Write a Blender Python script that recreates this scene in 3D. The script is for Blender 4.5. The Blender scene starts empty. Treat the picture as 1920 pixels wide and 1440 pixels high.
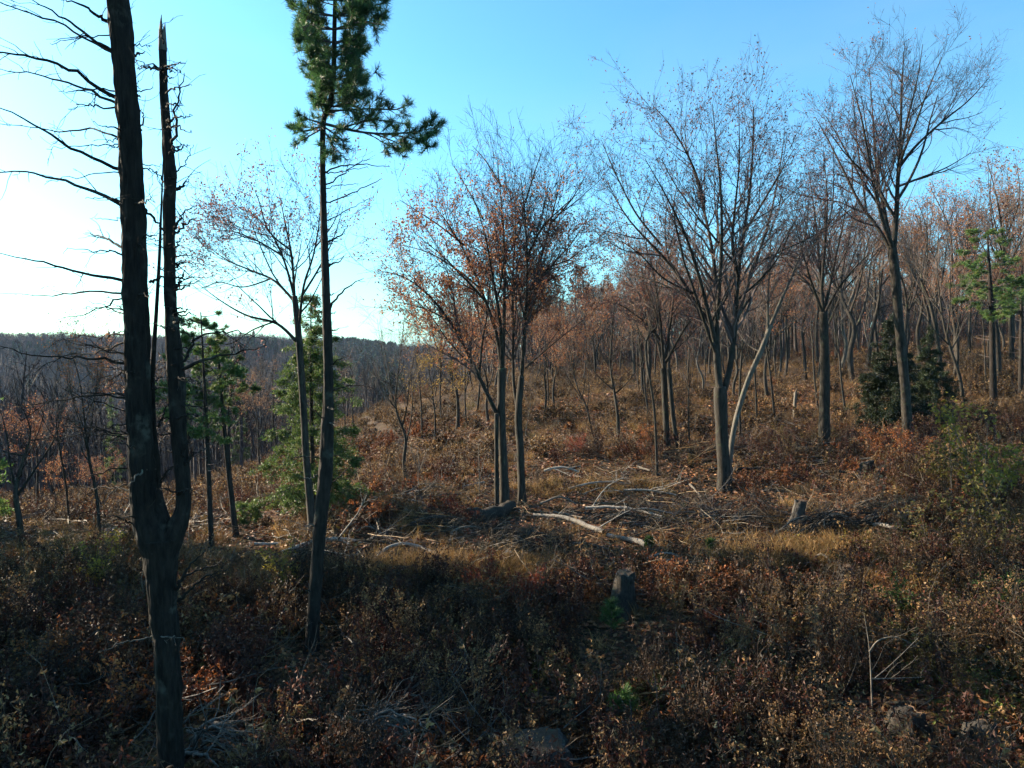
import bpy, math, random
import numpy as np
from mathutils import Vector
R = math.radians
sc = bpy.context.scene
COL = sc.collection

# ------------------------------------------------------------------ camera, sky, sun, exposure
F_PX, CAM_Z, PITCH = 1334.0, 6.0, R(2.8)
SUN_AZ, SUN_EL = R(64), R(21)            # azimuth to the left of the view direction
cam_data = bpy.data.cameras.new('camera')
cam = bpy.data.objects.new('camera', cam_data)
COL.objects.link(cam)
sc.camera = cam
cam.location = (0, 0, CAM_Z)
cam.rotation_euler = (R(90) - PITCH, 0, 0)
cam_data.sensor_width = 36
cam_data.lens = 36 * F_PX / 1920
cam_data.clip_end = 8000

world = bpy.data.worlds.new('World')
sc.world = world
world.use_nodes = True
wn = world.node_tree
bg = wn.nodes['Background']
sky = wn.nodes.new('ShaderNodeTexSky')
sky.sky_type = 'NISHITA'
sky.sun_disc = False
sky.sun_elevation = SUN_EL
sky.sun_rotation = -SUN_AZ
sky.altitude = 400
sky.air_density = 1.0
sky.dust_density = 1.2
sky.ozone_density = 2.0
hs = wn.nodes.new('ShaderNodeHueSaturation')
hs.inputs['Saturation'].default_value = 1.0
wb = wn.nodes.new('ShaderNodeMix')            # white balance of the picture, the same over the whole sky
wb.data_type = 'RGBA'
wb.blend_type = 'MULTIPLY'
wb.inputs[0].default_value = 1
wb.inputs[7].default_value = (.57, 1.08, 1.20, 1)
wn.links.new(sky.outputs[0], hs.inputs['Color'])
wn.links.new(hs.outputs[0], wb.inputs[6])
wtc = wn.nodes.new('ShaderNodeTexCoord')      # faint high cirrus over the whole sky
wmp = wn.nodes.new('ShaderNodeMapping')
wmp.inputs['Rotation'].default_value = (0, .25, .6)
wmp.inputs['Scale'].default_value = (1.2, 3.2, 5.5)
wno = wn.nodes.new('ShaderNodeTexNoise')
wno.inputs['Scale'].default_value = 1.3
wno.inputs['Detail'].default_value = 6
wno.inputs['Distortion'].default_value = .6
wmr = wn.nodes.new('ShaderNodeMapRange')
wmr.inputs['From Min'].default_value = .42
wmr.inputs['From Max'].default_value = .8
wmr.inputs['To Max'].default_value = .08
wci = wn.nodes.new('ShaderNodeMix')
wci.data_type = 'RGBA'
wci.inputs[7].default_value = (3.6, 3.9, 4.2, 1)
wn.links.new(wtc.outputs['Generated'], wmp.inputs[0])
wn.links.new(wmp.outputs[0], wno.inputs[0])
wn.links.new(wno.outputs[0], wmr.inputs[0])
wn.links.new(wmr.outputs[0], wci.inputs[0])
wn.links.new(wb.outputs[2], wci.inputs[6])
wn.links.new(wci.outputs[2], bg.inputs['Color'])
bg.inputs['Strength'].default_value = 0.068

SUN_DIR = Vector((-math.sin(SUN_AZ) * math.cos(SUN_EL), math.cos(SUN_AZ) * math.cos(SUN_EL), math.sin(SUN_EL)))
sun_data = bpy.data.lights.new('sun', 'SUN')
sun_data.energy = 5.0
sun_data.angle = R(0.55)
sun_data.color = (1.0, 0.83, 0.62)
sun = bpy.data.objects.new('sun', sun_data)
COL.objects.link(sun)
sun.rotation_euler = SUN_DIR.to_track_quat('Z', 'Y').to_euler()

sc.view_settings.view_transform = 'Standard'
sc.view_settings.look = 'None'
sc.view_settings.exposure = 2.05
sc.view_settings.gamma = 1
sc.view_settings.use_curve_mapping = False
sc.cycles.max_bounces = 3
sc.cycles.diffuse_bounces = 1
sc.cycles.transmission_bounces = 1
sc.cycles.glossy_bounces = 1
sc.cycles.volume_bounces = 0
sc.cycles.transparent_max_bounces = 4
sc.cycles.debug_use_spatial_splits = True
sc.cycles.use_light_tree = False
world.cycles.sampling_method = 'NONE'
sc.cycles.use_adaptive_sampling = True
sc.cycles.adaptive_threshold = 0.02
sc.cycles.use_denoising = True
sc.cycles.denoiser = 'OPENIMAGEDENOISE'
sc.cycles.denoising_input_passes = 'RGB_ALBEDO_NORMAL'
sc.cycles.denoising_prefilter = 'ACCURATE'
HAZE_DENSITY = 0.00011

# ------------------------------------------------------------------ numpy helpers
def rs(seed): return np.random.RandomState(seed)
def nrm(v): return v / np.maximum(np.linalg.norm(v, axis=-1, keepdims=True), 1e-9)

def vnoise(p, seed=0):
    """smooth value noise in 3-D, roughly -1..1"""
    p = np.asarray(p, float)
    i = np.floor(p).astype(np.int64); f = p - i
    f = f * f * (3 - 2 * f)
    def h(x, y, z):
        n = (x * 374761393 + y * 668265263 + z * 2147483647 + seed * 144665) & 0xffffffff
        n = ((n ^ (n >> 13)) * 1274126177) & 0xffffffff
        return ((n ^ (n >> 16)) & 0xffff) / 32767.5 - 1
    out = 0
    for dx in (0, 1):
        for dy in (0, 1):
            for dz in (0, 1):
                w = (f[..., 0] if dx else 1 - f[..., 0]) * (f[..., 1] if dy else 1 - f[..., 1]) * (f[..., 2] if dz else 1 - f[..., 2])
                out = out + w * h(i[..., 0] + dx, i[..., 1] + dy, i[..., 2] + dz)
    return out

def noise2(x, y, s, seed=0, octv=3):
    x = np.asarray(x, float); y = np.asarray(y, float)
    o = 0; a = 1
    for k in range(octv):
        o = o + a * vnoise(np.stack([x * s, y * s, np.full_like(x, 3.3 * k)], -1), seed + k); s *= 2.03; a *= .5
    return o

class MB:
    """collects triangles and quads with a colour per vertex; build() links them as ONE mesh object"""
    def __init__(s): s.v = []; s.t = []; s.q = []; s.c = []; s.n = 0
    def add(s, v, t=None, q=None, col=(.2, .2, .2)):
        v = np.asarray(v, float).reshape(-1, 3)
        if len(v) == 0: return s
        s.v.append(v)
        c = np.asarray(col, float)
        s.c.append(np.broadcast_to(c, (len(v), 3)).copy())
        if t is not None and len(t): s.t.append(np.asarray(t, np.int64).reshape(-1, 3) + s.n)
        if q is not None and len(q): s.q.append(np.asarray(q, np.int64).reshape(-1, 4) + s.n)
        s.n += len(v)
        return s
    def mesh(s, name, mat, smooth=True):
        me = bpy.data.meshes.new(name)
        if not s.v: s.add(np.zeros((3, 3)), t=[(0, 1, 2)])
        v = np.concatenate(s.v); c = np.concatenate(s.c)
        t = np.concatenate(s.t) if s.t else np.zeros((0, 3), np.int64)
        q = np.concatenate(s.q) if s.q else np.zeros((0, 4), np.int64)
        me.vertices.add(len(v)); me.vertices.foreach_set('co', v.astype(np.float32).ravel())
        nl = len(t) * 3 + len(q) * 4
        me.loops.add(nl); me.loops.foreach_set('vertex_index', np.concatenate([t.ravel(), q.ravel()]).astype(np.int32))
        npoly = len(t) + len(q)
        me.polygons.add(npoly)
        st = np.concatenate([np.arange(len(t)) * 3, len(t) * 3 + np.arange(len(q)) * 4]).astype(np.int32)
        me.polygons.foreach_set('loop_start', st)
        me.polygons.foreach_set('use_smooth', np.full(npoly, smooth))
        a = me.color_attributes.new('Col', 'FLOAT_COLOR', 'POINT')
        a.data.foreach_set('color', np.concatenate([c, np.ones((len(c), 1))], 1).astype(np.float32).ravel())
        me.update(calc_edges=True)
        me.materials.append(mat)
        return me

def tag(o, label=None, cat=None, group=None, kind=None):
    if label: o['label'] = label
    if cat: o['category'] = cat
    if group: o['group'] = group
    if kind: o['kind'] = kind
    return o
def link(name, me, parent=None, kind=None):
    o = bpy.data.objects.new(name, me); COL.objects.link(o)
    if parent: o.parent = parent
    if kind: o['kind'] = kind
    return o
def thing(name, label, cat, loc=(0, 0, 0), group=None):
    o = bpy.data.objects.new(name, None); COL.objects.link(o)
    o.location = loc; o.empty_display_size = .2
    return tag(o, label, cat, group)

def tubes(mb, pts, rad, sides=4, col=(.2, .2, .2), seed=0, cap=False):
    """pts (n,m,3), rad (n,m): one tapered tube for each row"""
    pts = np.asarray(pts, float); rad = np.asarray(rad, float)
    n, m, _ = pts.shape
    if n == 0: return
    tg = np.empty_like(pts)
    tg[:, 1:-1] = pts[:, 2:] - pts[:, :-2]; tg[:, 0] = pts[:, 1] - pts[:, 0]; tg[:, -1] = pts[:, -1] - pts[:, -2]
    tg = nrm(tg)
    mean = nrm(pts[:, -1] - pts[:, 0])
    ref = np.where(np.abs(mean[:, 2:3]) > .8, [[1., 0, 0]], [[0, 0, 1.]])[:, None, :]
    a = nrm(np.cross(tg, ref)); b = np.cross(tg, a)
    ang = np.arange(sides) * 2 * np.pi / sides
    ring = pts[:, :, None, :] + rad[:, :, None, None] * (np.cos(ang)[:, None] * a[:, :, None, :] + np.sin(ang)[:, None] * b[:, :, None, :])
    V = ring.reshape(-1, 3)
    base = (np.arange(n) * m * sides)[:, None, None]
    i = np.arange(m - 1)[None, :, None] * sides; k = np.arange(sides)[None, None, :]; k2 = (k + 1) % sides
    Q = np.stack([base + i + k, base + i + k2, base + i + sides + k2, base + i + sides + k], -1).reshape(-1, 4)
    T = None
    if cap:
        ks = np.arange(1, sides - 1)
        e = (np.arange(n) * m * sides + (m - 1) * sides)[:, None]
        T = np.stack([e + 0 * ks, e + ks, e + ks + 1], -1).reshape(-1, 3)
        b0 = (np.arange(n) * m * sides)[:, None]
        T = np.concatenate([T, np.stack([b0 + 0 * ks, b0 + ks + 1, b0 + ks], -1).reshape(-1, 3)])
    c = np.asarray(col, float)
    if c.ndim == 2: c = np.repeat(c, m * sides, axis=0)
    mb.add(V, t=T, q=Q, col=c)

def leaves(mb, pos, size, pal, rng, up=None, fold=.35, wid=.55, var=.25):
    """folded rhombic leaves, random attitudes (up: hanging or lying)"""
    n = len(pos)
    if n == 0: return
    d = nrm(rng.randn(n, 3))
    if up is not None: d = nrm(d + np.asarray(up))
    s = nrm(np.cross(d, rng.randn(n, 3))); nn = np.cross(d, s)
    L = (np.asarray(size) * (1 + .35 * rng.uniform(-1, 1, n)))[:, None]
    w = L * wid * .5
    f = rng.uniform(-fold, fold, n)[:, None] * L
    V = np.stack([pos, pos + d * L * .5 + s * w + nn * f, pos + d * L, pos + d * L * .5 - s * w + nn * f], 1)
    b = (np.arange(n) * 4)[:, None]
    T = np.concatenate([b + [[0, 1, 2]], b + [[0, 2, 3]]])
    pal = np.asarray(pal, float)
    c = pal[rng.randint(0, len(pal), n)] * (1 + var * rng.uniform(-1, 1, (n, 1)))
    mb.add(V, t=T, col=np.repeat(c, 4, axis=0))

def spline(pts, m):
    """Catmull-Rom through the points, m samples; works on any number of columns"""
    p = np.asarray(pts, float)
    if len(p) == 2: return p[0] + (p[1] - p[0]) * np.linspace(0, 1, m)[:, None]
    d = np.r_[0, np.cumsum(np.maximum(np.linalg.norm(np.diff(p[:, :3], axis=0), axis=1), 1e-6))]
    t = np.linspace(0, d[-1], m)
    i = np.clip(np.searchsorted(d, t, 'right') - 1, 0, len(p) - 2)
    f = ((t - d[i]) / (d[i + 1] - d[i]))[:, None]
    g = lambda k: p[np.clip(k, 0, len(p) - 1)]
    p0, p1, p2, p3 = g(i - 1), g(i), g(i + 1), g(i + 2)
    return .5 * (2 * p1 + (p2 - p0) * f + (2 * p0 - 5 * p1 + 4 * p2 - p3) * f ** 2 + (3 * p1 - p0 - 3 * p2 + p3) * f ** 3)

# ------------------------------------------------------------------ pixel <-> place
CP, SP = math.cos(PITCH), math.sin(PITCH)
def ray(px, py):
    u = (px - 960) / F_PX; v = (720 - py) / F_PX
    return np.array([u, v * SP + CP, v * CP - SP])
def P(px, py, Y):
    d = ray(px, py); return d * (Y / d[1]) + np.array([0, 0, CAM_Z])

# terrain: heights over bearing (columns) and distance (rows)
T_U = (np.array([-1200, -500, 0, 300, 480, 650, 800, 960, 1200, 1450, 1700, 1920, 2400, 3200]) - 960) / F_PX
T_Y = np.array([6, 10, 14, 20, 26, 32, 40, 50, 65, 90, 130, 200, 300, 450, 620, 900, 1500, 5000.])
T_Z = np.array([
 # -1200 -500   0    300   480   650   800   960  1200  1450  1700  1920  2400  3200
 [  .0,  .0,  .0,   .0,   .0,   .0,   .0,   .0,   .0,   .1,   .3,   .5,   .8,  1.2],
 [  .0,  .0,  .0,   .0,   .0,   .0,   .0,   .0,   .0,   .1,   .4,   .6,  1.0,  1.6],
 [  .2,  .1,  .0,   .0,   .0,   .0,   .0,   .0,   .05,  .2,   .6,   .9,  1.4,  2.2],
 [  .4,  .3,  .1,   .1,   .1,   .2,   .25,  .25,  .3,   .5,  1.1,  1.5,  2.2,  3.2],
 [  .0, -.6, -.6,  -.6,  -.2,   .35,  .45,  .45,  .6,   .8,  1.6,  2.1,  3.0,  4.2],
 [ -1., -1.8,-1.8, -1.6, -.9,  -.3,   .0,   .7,  1.1,  1.3,  2.2,  2.8,  3.8,  5.2],
 [ -3., -3.8,-3.6, -3.2, -2.1, -1.1,  -.2,  1.3,  1.9,  2.2,  3.0,  3.6,  4.8,  6.4],
 [ -5., -5.9,-5.7, -5.0, -3.4, -1.4,   .5,  1.7,  2.5,  3.0,  3.9,  4.6,  6.0,  8.0],
 [ -8., -9., -8.7, -7.6, -5.2, -1.9,   .9,  1.8,  2.7,  3.5,  4.6,  5.6,  7.2,  9.],
 [-13.,-14.,-13.6,-12.6, -9.8, -4.,    .5,  2.3,  3.3,  4.2,  5.6,  7.0,  9.0, 11.],
 [-22.,-23.,-22.5,-22.,-20., -11.,  -4.,   2.0,  4.0,  5.0,  6.6,  8.6, 11.0, 14.],
 [-30.,-30.,-30.,-29.,-27., -20., -12.,   0.,   4.2,  5.6,  7.4, 10.,  13.,  17.],
 [-25.,-25.,-25.,-25.,-24., -21., -16.,  -5.,   2.,   4.,   7.,  10.,  13.,  17.],
 [  0.,  0.,  0.,  0., -1.,  -5., -10.,  -6.,   2.,   5.,   8.,  12.,  16.,  20.],
 [  2.,  2.,  2.,  2.,  1.,  -1.,  -4.,  -4.,   0.,   3.,   6.,  10.,  14.,  18.],
 [  2.,  2.,  2.,  2.,  2.,   0.,  -4.,  -4.,  -2.,   0.,   4.,   8.,  12.,  16.],
 [ -5., -5., -5., -5., -5.,  -5.,  -6.,  -6.,  -6.,  -5.,   0.,   4.,   8.,  10.],
 [-20.,-20.,-20.,-20.,-20., -20., -20., -20., -20., -20., -20., -20., -20., -20.]])
T_LY = np.log(T_Y)
def hgt(x, y, rough=True):
    x = np.asarray(x, float); y = np.asarray(y, float)
    sh = np.broadcast(x, y).shape
    x = np.broadcast_to(x, sh).ravel(); y = np.broadcast_to(y, sh).ravel()
    yc = np.clip(y, 6.01, 4990); u = np.clip(x / yc, T_U[0] + 1e-4, T_U[-1] - 1e-4); ly = np.log(yc)
    def wts(a, t):
        i = np.clip(np.searchsorted(a, t, 'right') - 1, 0, len(a) - 2); f = (t - a[i]) / (a[i + 1] - a[i])
        ks = np.stack([np.clip(i + k, 0, len(a) - 1) for k in (-1, 0, 1, 2)], -1)
        w = .5 * np.stack([-f + 2 * f ** 2 - f ** 3, 2 - 5 * f ** 2 + 3 * f ** 3, f + 4 * f ** 2 - 3 * f ** 3, -f ** 2 + f ** 3], -1)
        return ks, w
    ki, wi = wts(T_LY, ly); kj, wj = wts(T_U, u)
    z = np.zeros(len(x))
    for a in range(4):
        for b in range(4): z += wi[:, a] * wj[:, b] * T_Z[ki[:, a], kj[:, b]]
    if rough:
        z += .22 * noise2(x, y, .16, 5, 3) + .05 * noise2(x, y, .9, 9, 2) + np.clip(yc / 300, 0, 1) * 2.5 * noise2(x, y, .012, 21, 3)
    return z.reshape(sh)
def G(px, py, ymax=400):
    """where the sight line through a photo pixel meets the ground"""
    d = ray(px, py); d = d / d[1]
    t = np.exp(np.linspace(math.log(6.5), math.log(ymax), 900))
    z = CAM_Z + d[2] * t; h = hgt(d[0] * t, t)
    k = np.nonzero(z <= h)[0]
    i = k[0] if len(k) else len(t) - 1
    y = t[i]
    if i > 0 and len(k):
        a, b = (z - h)[i - 1], (z - h)[i]; y = t[i - 1] + (t[i] - t[i - 1]) * a / (a - b)
    return np.array([d[0] * y, y, float(hgt(d[0] * y, y))])

# ------------------------------------------------------------------ materials
def mat_new(name):
    m = bpy.data.materials.new(name); m.use_nodes = True
    nt = m.node_tree
    for n in list(nt.nodes): nt.nodes.remove(n)
    out = nt.nodes.new('ShaderNodeOutputMaterial')
    return m, nt, out
def N(nt, t, **k):
    n = nt.nodes.new(t)
    for a, b in k.items():
        if a in n.inputs: n.inputs[a].default_value = b
        else: setattr(n, a, b)
    return n
def ramp(nt, fac, stops):
    r = nt.nodes.new('ShaderNodeValToRGB'); e = r.color_ramp.elements
    while len(e) < len(stops): e.new(.5)
    for x, (p, c) in zip(e, stops): x.position = p; x.color = (*c, 1)
    nt.links.new(fac, r.inputs[0]); return r.outputs[0]
def mixc(nt, a, b, fac, mode='MIX'):
    m = nt.nodes.new('ShaderNodeMix'); m.data_type = 'RGBA'; m.blend_type = mode
    for v, k in ((fac, 0), (a, 6), (b, 7)):
        if isinstance(v, (int, float)): m.inputs[k].default_value = v
        elif isinstance(v, tuple): m.inputs[k].default_value = (*v, 1)
        else: nt.links.new(v, m.inputs[k])
    return m.outputs[2]

def leaf_mat(name, transl=.35, instanced=False, rough=.6):
    m, nt, out = mat_new(name); L = nt.links
    c = N(nt, 'ShaderNodeVertexColor', layer_name='Col').outputs[0]
    if instanced:
        a = N(nt, 'ShaderNodeAttribute', attribute_type='INSTANCER', attribute_name='tint')
        mr = N(nt, 'ShaderNodeMapRange'); mr.inputs['To Min'].default_value = .3; mr.inputs['To Max'].default_value = 1.08
        L.new(a.outputs['Fac'], mr.inputs['Value'])
        c = mixc(nt, c, mr.outputs[0], 1.0, 'MULTIPLY')
    else:
        a = N(nt, 'ShaderNodeObjectInfo')
        mr = N(nt, 'ShaderNodeMapRange'); mr.inputs['To Min'].default_value = .6; mr.inputs['To Max'].default_value = 1.0
        L.new(a.outputs['Random'], mr.inputs['Value'])
        c = mixc(nt, c, mr.outputs[0], 1.0, 'MULTIPLY')
    d = N(nt, 'ShaderNodeBsdfPrincipled', Roughness=rough)
    d.inputs['Specular IOR Level'].default_value = .3
    L.new(c, d.inputs['Base Color'])
    t = N(nt, 'ShaderNodeBsdfTranslucent'); L.new(c, t.inputs[0])
    x = N(nt, 'ShaderNodeMixShader'); x.inputs[0].default_value = transl
    L.new(d.outputs[0], x.inputs[1]); L.new(t.outputs[0], x.inputs[2]); L.new(x.outputs[0], out.inputs[0])
    return m

def bark_mat(name, dark, light, lichen=None, scale=6., stretch=.18, amt=.35, bump=.5):
    m, nt, out = mat_new(name); L = nt.links
    tc = N(nt, 'ShaderNodeTexCoord')
    mp = N(nt, 'ShaderNodeMapping'); mp.inputs['Scale'].default_value = (1, 1, stretch)
    L.new(tc.outputs['Object'], mp.inputs[0])
    n1 = N(nt, 'ShaderNodeTexNoise', Scale=scale * 4, Detail=5., Roughness=.65); L.new(mp.outputs[0], n1.inputs[0])
    n2 = N(nt, 'ShaderNodeTexNoise', Scale=scale * .9, Detail=5.); L.new(tc.outputs['Object'], n2.inputs[0])
    c = ramp(nt, n1.outputs[0], [(.32, dark), (.68, light)])
    if lichen:
        f = ramp(nt, n2.outputs[0], [(.5 + .1 * (1 - amt), (0, 0, 0)), (.64 + .1 * (1 - amt), (1, 1, 1))])
        n3 = N(nt, 'ShaderNodeTexNoise', Scale=scale * 3, Detail=3.); L.new(tc.outputs['Object'], n3.inputs[0])
        g = ramp(nt, n3.outputs[0], [(.42, (0, 0, 0)), (.58, (1, 1, 1))])
        fg = mixc(nt, f, g, 1.0, 'MULTIPLY')
        c = mixc(nt, c, lichen, fg)
    oi = N(nt, 'ShaderNodeObjectInfo')
    mr = N(nt, 'ShaderNodeMapRange'); mr.inputs['To Min'].default_value = .6; mr.inputs['To Max'].default_value = 1.0
    L.new(oi.outputs['Random'], mr.inputs['Value'])
    c = mixc(nt, c, mr.outputs[0], 1.0, 'MULTIPLY')
    p = N(nt, 'ShaderNodeBsdfPrincipled', Roughness=.9); p.inputs['Specular IOR Level'].default_value = .2
    b = N(nt, 'ShaderNodeBump', Strength=bump, Distance=.03); L.new(n1.outputs[0], b.inputs['Height'])
    L.new(c, p.inputs['Base Color']); L.new(b.outputs[0], p.inputs['Normal']); L.new(p.outputs[0], out.inputs[0])
    return m

M_BARK = bark_mat('hardwood_bark', (.011, .009, .0075), (.062, .052, .041), (.065, .072, .042), 3.5, amt=.3)
M_PALEBARK = bark_mat('pale_bark', (.05, .043, .036), (.17, .15, .125), (.10, .11, .07), 4)
M_PINEBARK = bark_mat('pine_bark', (.009, .007, .006), (.045, .035, .028), (.07, .08, .06), 3.5, stretch=.2, amt=.25, bump=.8)
M_DEADBARK = bark_mat('dead_pine_bark', (.005, .0042, .0035), (.030, .024, .019), (.075, .073, .058), 3.5, stretch=.25, amt=.35, bump=.9)
M_BAREWOOD = bark_mat('weathered_wood', (.07, .06, .05), (.22, .19, .155), None, 9, stretch=.08, bump=.6)
M_TWIG = leaf_mat('twig_bark', .0, rough=.8)
M_LEAF = leaf_mat('dry_leaf', .5)
M_NEEDLE = leaf_mat('needle', .38, rough=.5)
M_PLANT = leaf_mat('ground_plant', .3, instanced=True, rough=.6)
M_LITTER = leaf_mat('fallen_leaf', .15)
M_FARTREE = leaf_mat('far_tree', .15, instanced=True, rough=.8)

def ground_mat():
    m, nt, out = mat_new('forest_floor'); L = nt.links
    tc = N(nt, 'ShaderNodeTexCoord')
    n1 = N(nt, 'ShaderNodeTexNoise', Scale=.25, Detail=6., Roughness=.6); L.new(tc.outputs['Object'], n1.inputs[0])
    n2 = N(nt, 'ShaderNodeTexNoise', Scale=9., Detail=6., Roughness=.75); L.new(tc.outputs['Object'], n2.inputs[0])
    n3 = N(nt, 'ShaderNodeTexVoronoi', Scale=14.); L.new(tc.outputs['Object'], n3.inputs[0])
    a = ramp(nt, n2.outputs[0], [(.30, (.010, .007, .005)), (.5, (.038, .024, .014)), (.72, (.11, .07, .038))])
    b = ramp(nt, n2.outputs[0], [(.30, (.02, .012, .007)), (.5, (.075, .042, .022)), (.72, (.18, .11, .06))])
    f = ramp(nt, n1.outputs[0], [(.42, (0, 0, 0)), (.6, (1, 1, 1))])
    c = mixc(nt, a, b, f)
    lf = mixc(nt, c, n3.outputs['Color'], .25, 'OVERLAY')
    p = N(nt, 'ShaderNodeBsdfPrincipled', Roughness=.95); p.inputs['Specular IOR Level'].default_value = .1
    bm = N(nt, 'ShaderNodeBump', Strength=.8, Distance=.06); L.new(n2.outputs[0], bm.inputs['Height'])
    L.new(lf, p.inputs['Base Color']); L.new(bm.outputs[0], p.inputs['Normal']); L.new(p.outputs[0], out.inputs[0])
    return m

# ------------------------------------------------------------------ the ground: one sheet to the horizon
def build_ground():
    s = np.linspace(0, 1, 190)
    ys = np.concatenate([np.linspace(-60, 5, 14), 5.5 + 0 * s[:1], 6 * np.exp(s * math.log(2600 / 6))])
    s2 = np.linspace(-1, 1, 330)
    us = np.sinh(s2 * 3.2) / np.sinh(3.2) * 1.7
    Yg, Ug = np.meshgrid(ys, us, indexing='ij')
    Xg = Ug * np.maximum(Yg, 7.0) + 0
    Z = hgt(Xg, Yg)
    n, k = Yg.shape
    V = np.stack([Xg, Yg, Z], -1).reshape(-1, 3)
    i = (np.arange(n - 1)[:, None] * k + np.arange(k - 1)[None]).ravel()
    mb = MB().add(V, q=np.stack([i, i + 1, i + k + 1, i + k], -1))
    o = link('ground', mb.mesh('ground', ground_mat()))
    tag(o, 'clear-cut hillside covered in brown leaf litter and weeds', kind='structure')
build_ground()

# ------------------------------------------------------------------ branching
def spawn(pts, rad, rng, per_m=None, count=None, t0=.15, t1=1., ang=.6, sd=.15, lenf=.5, lsd=.3, npts=5, up=.15, wig=.12, rf=.6, rmin=.004, taper=.3, absl=None):
    n, m, _ = pts.shape
    plen = np.linalg.norm(np.diff(pts, axis=1), axis=2).sum(1)
    cnt = rng.poisson(np.maximum(plen * per_m, .01)) if per_m is not None else np.full(n, count)
    idx = np.repeat(np.arange(n), cnt)
    k = len(idx)
    if k == 0: return np.zeros((0, npts, 3)), np.zeros((0, npts))
    t = t0 + (t1 - t0) * rng.uniform(0, 1, k)
    f = t * (m - 1); i = np.clip(f.astype(int), 0, m - 2); f = (f - i)[:, None]
    p = pts[idx, i] * (1 - f) + pts[idx, i + 1] * f
    tg = nrm(pts[idx, i + 1] - pts[idx, i])
    pr = rad[idx, i] * (1 - f[:, 0]) + rad[idx, i + 1] * f[:, 0]
    perp = nrm(np.cross(tg, rng.randn(k, 3)))
    a = (ang + sd * rng.randn(k))[:, None]
    d = nrm(np.cos(a) * tg + np.sin(a) * perp)
    L = lenf * plen[idx] * (1.05 - .85 * t) if absl is None else np.full(k, absl)
    L = L * np.clip(1 + lsd * rng.randn(k), .35, 1.8)
    out = np.empty((k, npts, 3)); out[:, 0] = p
    stp = (L / (npts - 1))[:, None]
    for j in range(1, npts):
        d = nrm(d + np.array([0, 0, up]) + wig * rng.randn(k, 3))
        out[:, j] = out[:, j - 1] + d * stp
    r0 = np.maximum(np.minimum(pr * rf, .016 * L + .002), rmin)
    r1 = np.maximum(r0 * taper, rmin * .7)
    return out, r0[:, None] + (r1 - r0)[:, None] * np.linspace(0, 1, npts)

def grow(limbs, rng, lv, leaf=None, col=(.1, .085, .075), scale=1.):
    """limbs: list of (m,4) arrays x,y,z,r -> crown MB of branches and twigs, leaf MB.  lv: list of dicts for spawn per level"""
    P0 = np.stack([spline(l, 12) for l in limbs]); pts, rad = P0[..., :3], P0[..., 3]
    tw = MB(); lf = MB()
    allp = []
    for d in lv:
        pts, rad = spawn(pts, rad, rng, **d)
        c = np.asarray(col) * (1 + .25 * rng.uniform(-1, 1, (len(pts), 1)))
        tubes(tw, pts, rad, 4 if rad.mean() > .012 else 3, c)
        allp.append(pts)
    if leaf:
        fin = np.concatenate([a[:, -3:].reshape(-1, 3) for a in allp[-2:]])
        fin = fin[rng.uniform(0, 1, len(fin)) < leaf['p']]
        if 'patch' in leaf:
            q = vnoise(fin * leaf['patch'] + 11, 4)
            fin = fin[q > leaf.get('thr', 0.)]
        if 'keep' in leaf: fin = fin[leaf['keep'](fin, rng)]
        fin = np.repeat(fin, leaf.get('n', 1), axis=0)
        fin = fin + rng.randn(len(fin), 3) * leaf.get('spread', .12)
        leaves(lf, fin, leaf['size'], leaf['pal'], rng, up=(0, 0, -.6))
    return tw, lf

def trunk_tube(path, sides=14, rings=40, flare=1.5, ridge=.07, seed=0, furrow=0., fk=9):
    """path (k,4) x,y,z,r from the foot up; root flare and uneven ridges"""
    S = spline(path, rings)
    p, r = S[:, :3].copy(), S[:, 3].copy()
    s = np.r_[0, np.cumsum(np.linalg.norm(np.diff(p, axis=0), axis=1))]
    r = r * (1 + (flare - 1) * np.exp(-s / max(.22, r[0] * 2.2)))
    tg = nrm(np.gradient(p, axis=0)); ref = np.array([1., 0, 0])
    a = nrm(np.cross(tg, np.cross(ref, tg))); b = np.cross(tg, a)
    th = np.arange(sides) * 2 * np.pi / sides
    R_ = np.repeat(r[:, None], sides, 1)
    q = np.stack([np.cos(th)[None] * 2.2 + 0 * s[:, None], np.sin(th)[None] * 2.2 + 0 * s[:, None], s[:, None] * 1.1 + 0 * th[None]], -1)
    q2 = np.stack([np.cos(th)[None] * 5 + 0 * s[:, None], np.sin(th)[None] * 5 + 0 * s[:, None], s[:, None] * 4 + 0 * th[None]], -1)
    R_ = R_ * (1 + ridge * vnoise(q, seed) + ridge * .7 * vnoise(q2, seed + 3))
    if furrow:
        qf = np.stack([np.cos(th)[None] * fk * .5 + 0 * s[:, None], np.sin(th)[None] * fk * .5 + 0 * s[:, None], s[:, None] * 3.2 + 0 * th[None]], -1)
        R_ = R_ * (1 + furrow * (np.abs(vnoise(qf, seed + 7)) - .35) + furrow * .5 * vnoise(qf * 2.1 + 9, seed + 8))
    foot = np.exp(-s / .35)[:, None] * (flare - 1) * .45
    R_ = R_ * (1 + foot * np.cos(th[None] * 5 + seed))
    V = p[:, None] + R_[..., None] * (np.cos(th)[:, None] * a[:, None] + np.sin(th)[:, None] * b[:, None])
    n = rings
    i = np.arange(n - 1)[:, None] * sides; k = np.arange(sides)[None]; k2 = (k + 1) % sides
    Q = np.stack([i + k, i + k2, i + sides + k2, i + sides + k], -1).reshape(-1, 4)
    V = V.reshape(-1, 3); top = len(V)
    V = np.vstack([V, p[-1]])
    e = (n - 1) * sides
    T = np.stack([e + np.arange(sides), e + (np.arange(sides) + 1) % sides, np.full(sides, top)], -1)
    return MB().add(V, t=T, q=Q)

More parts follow.
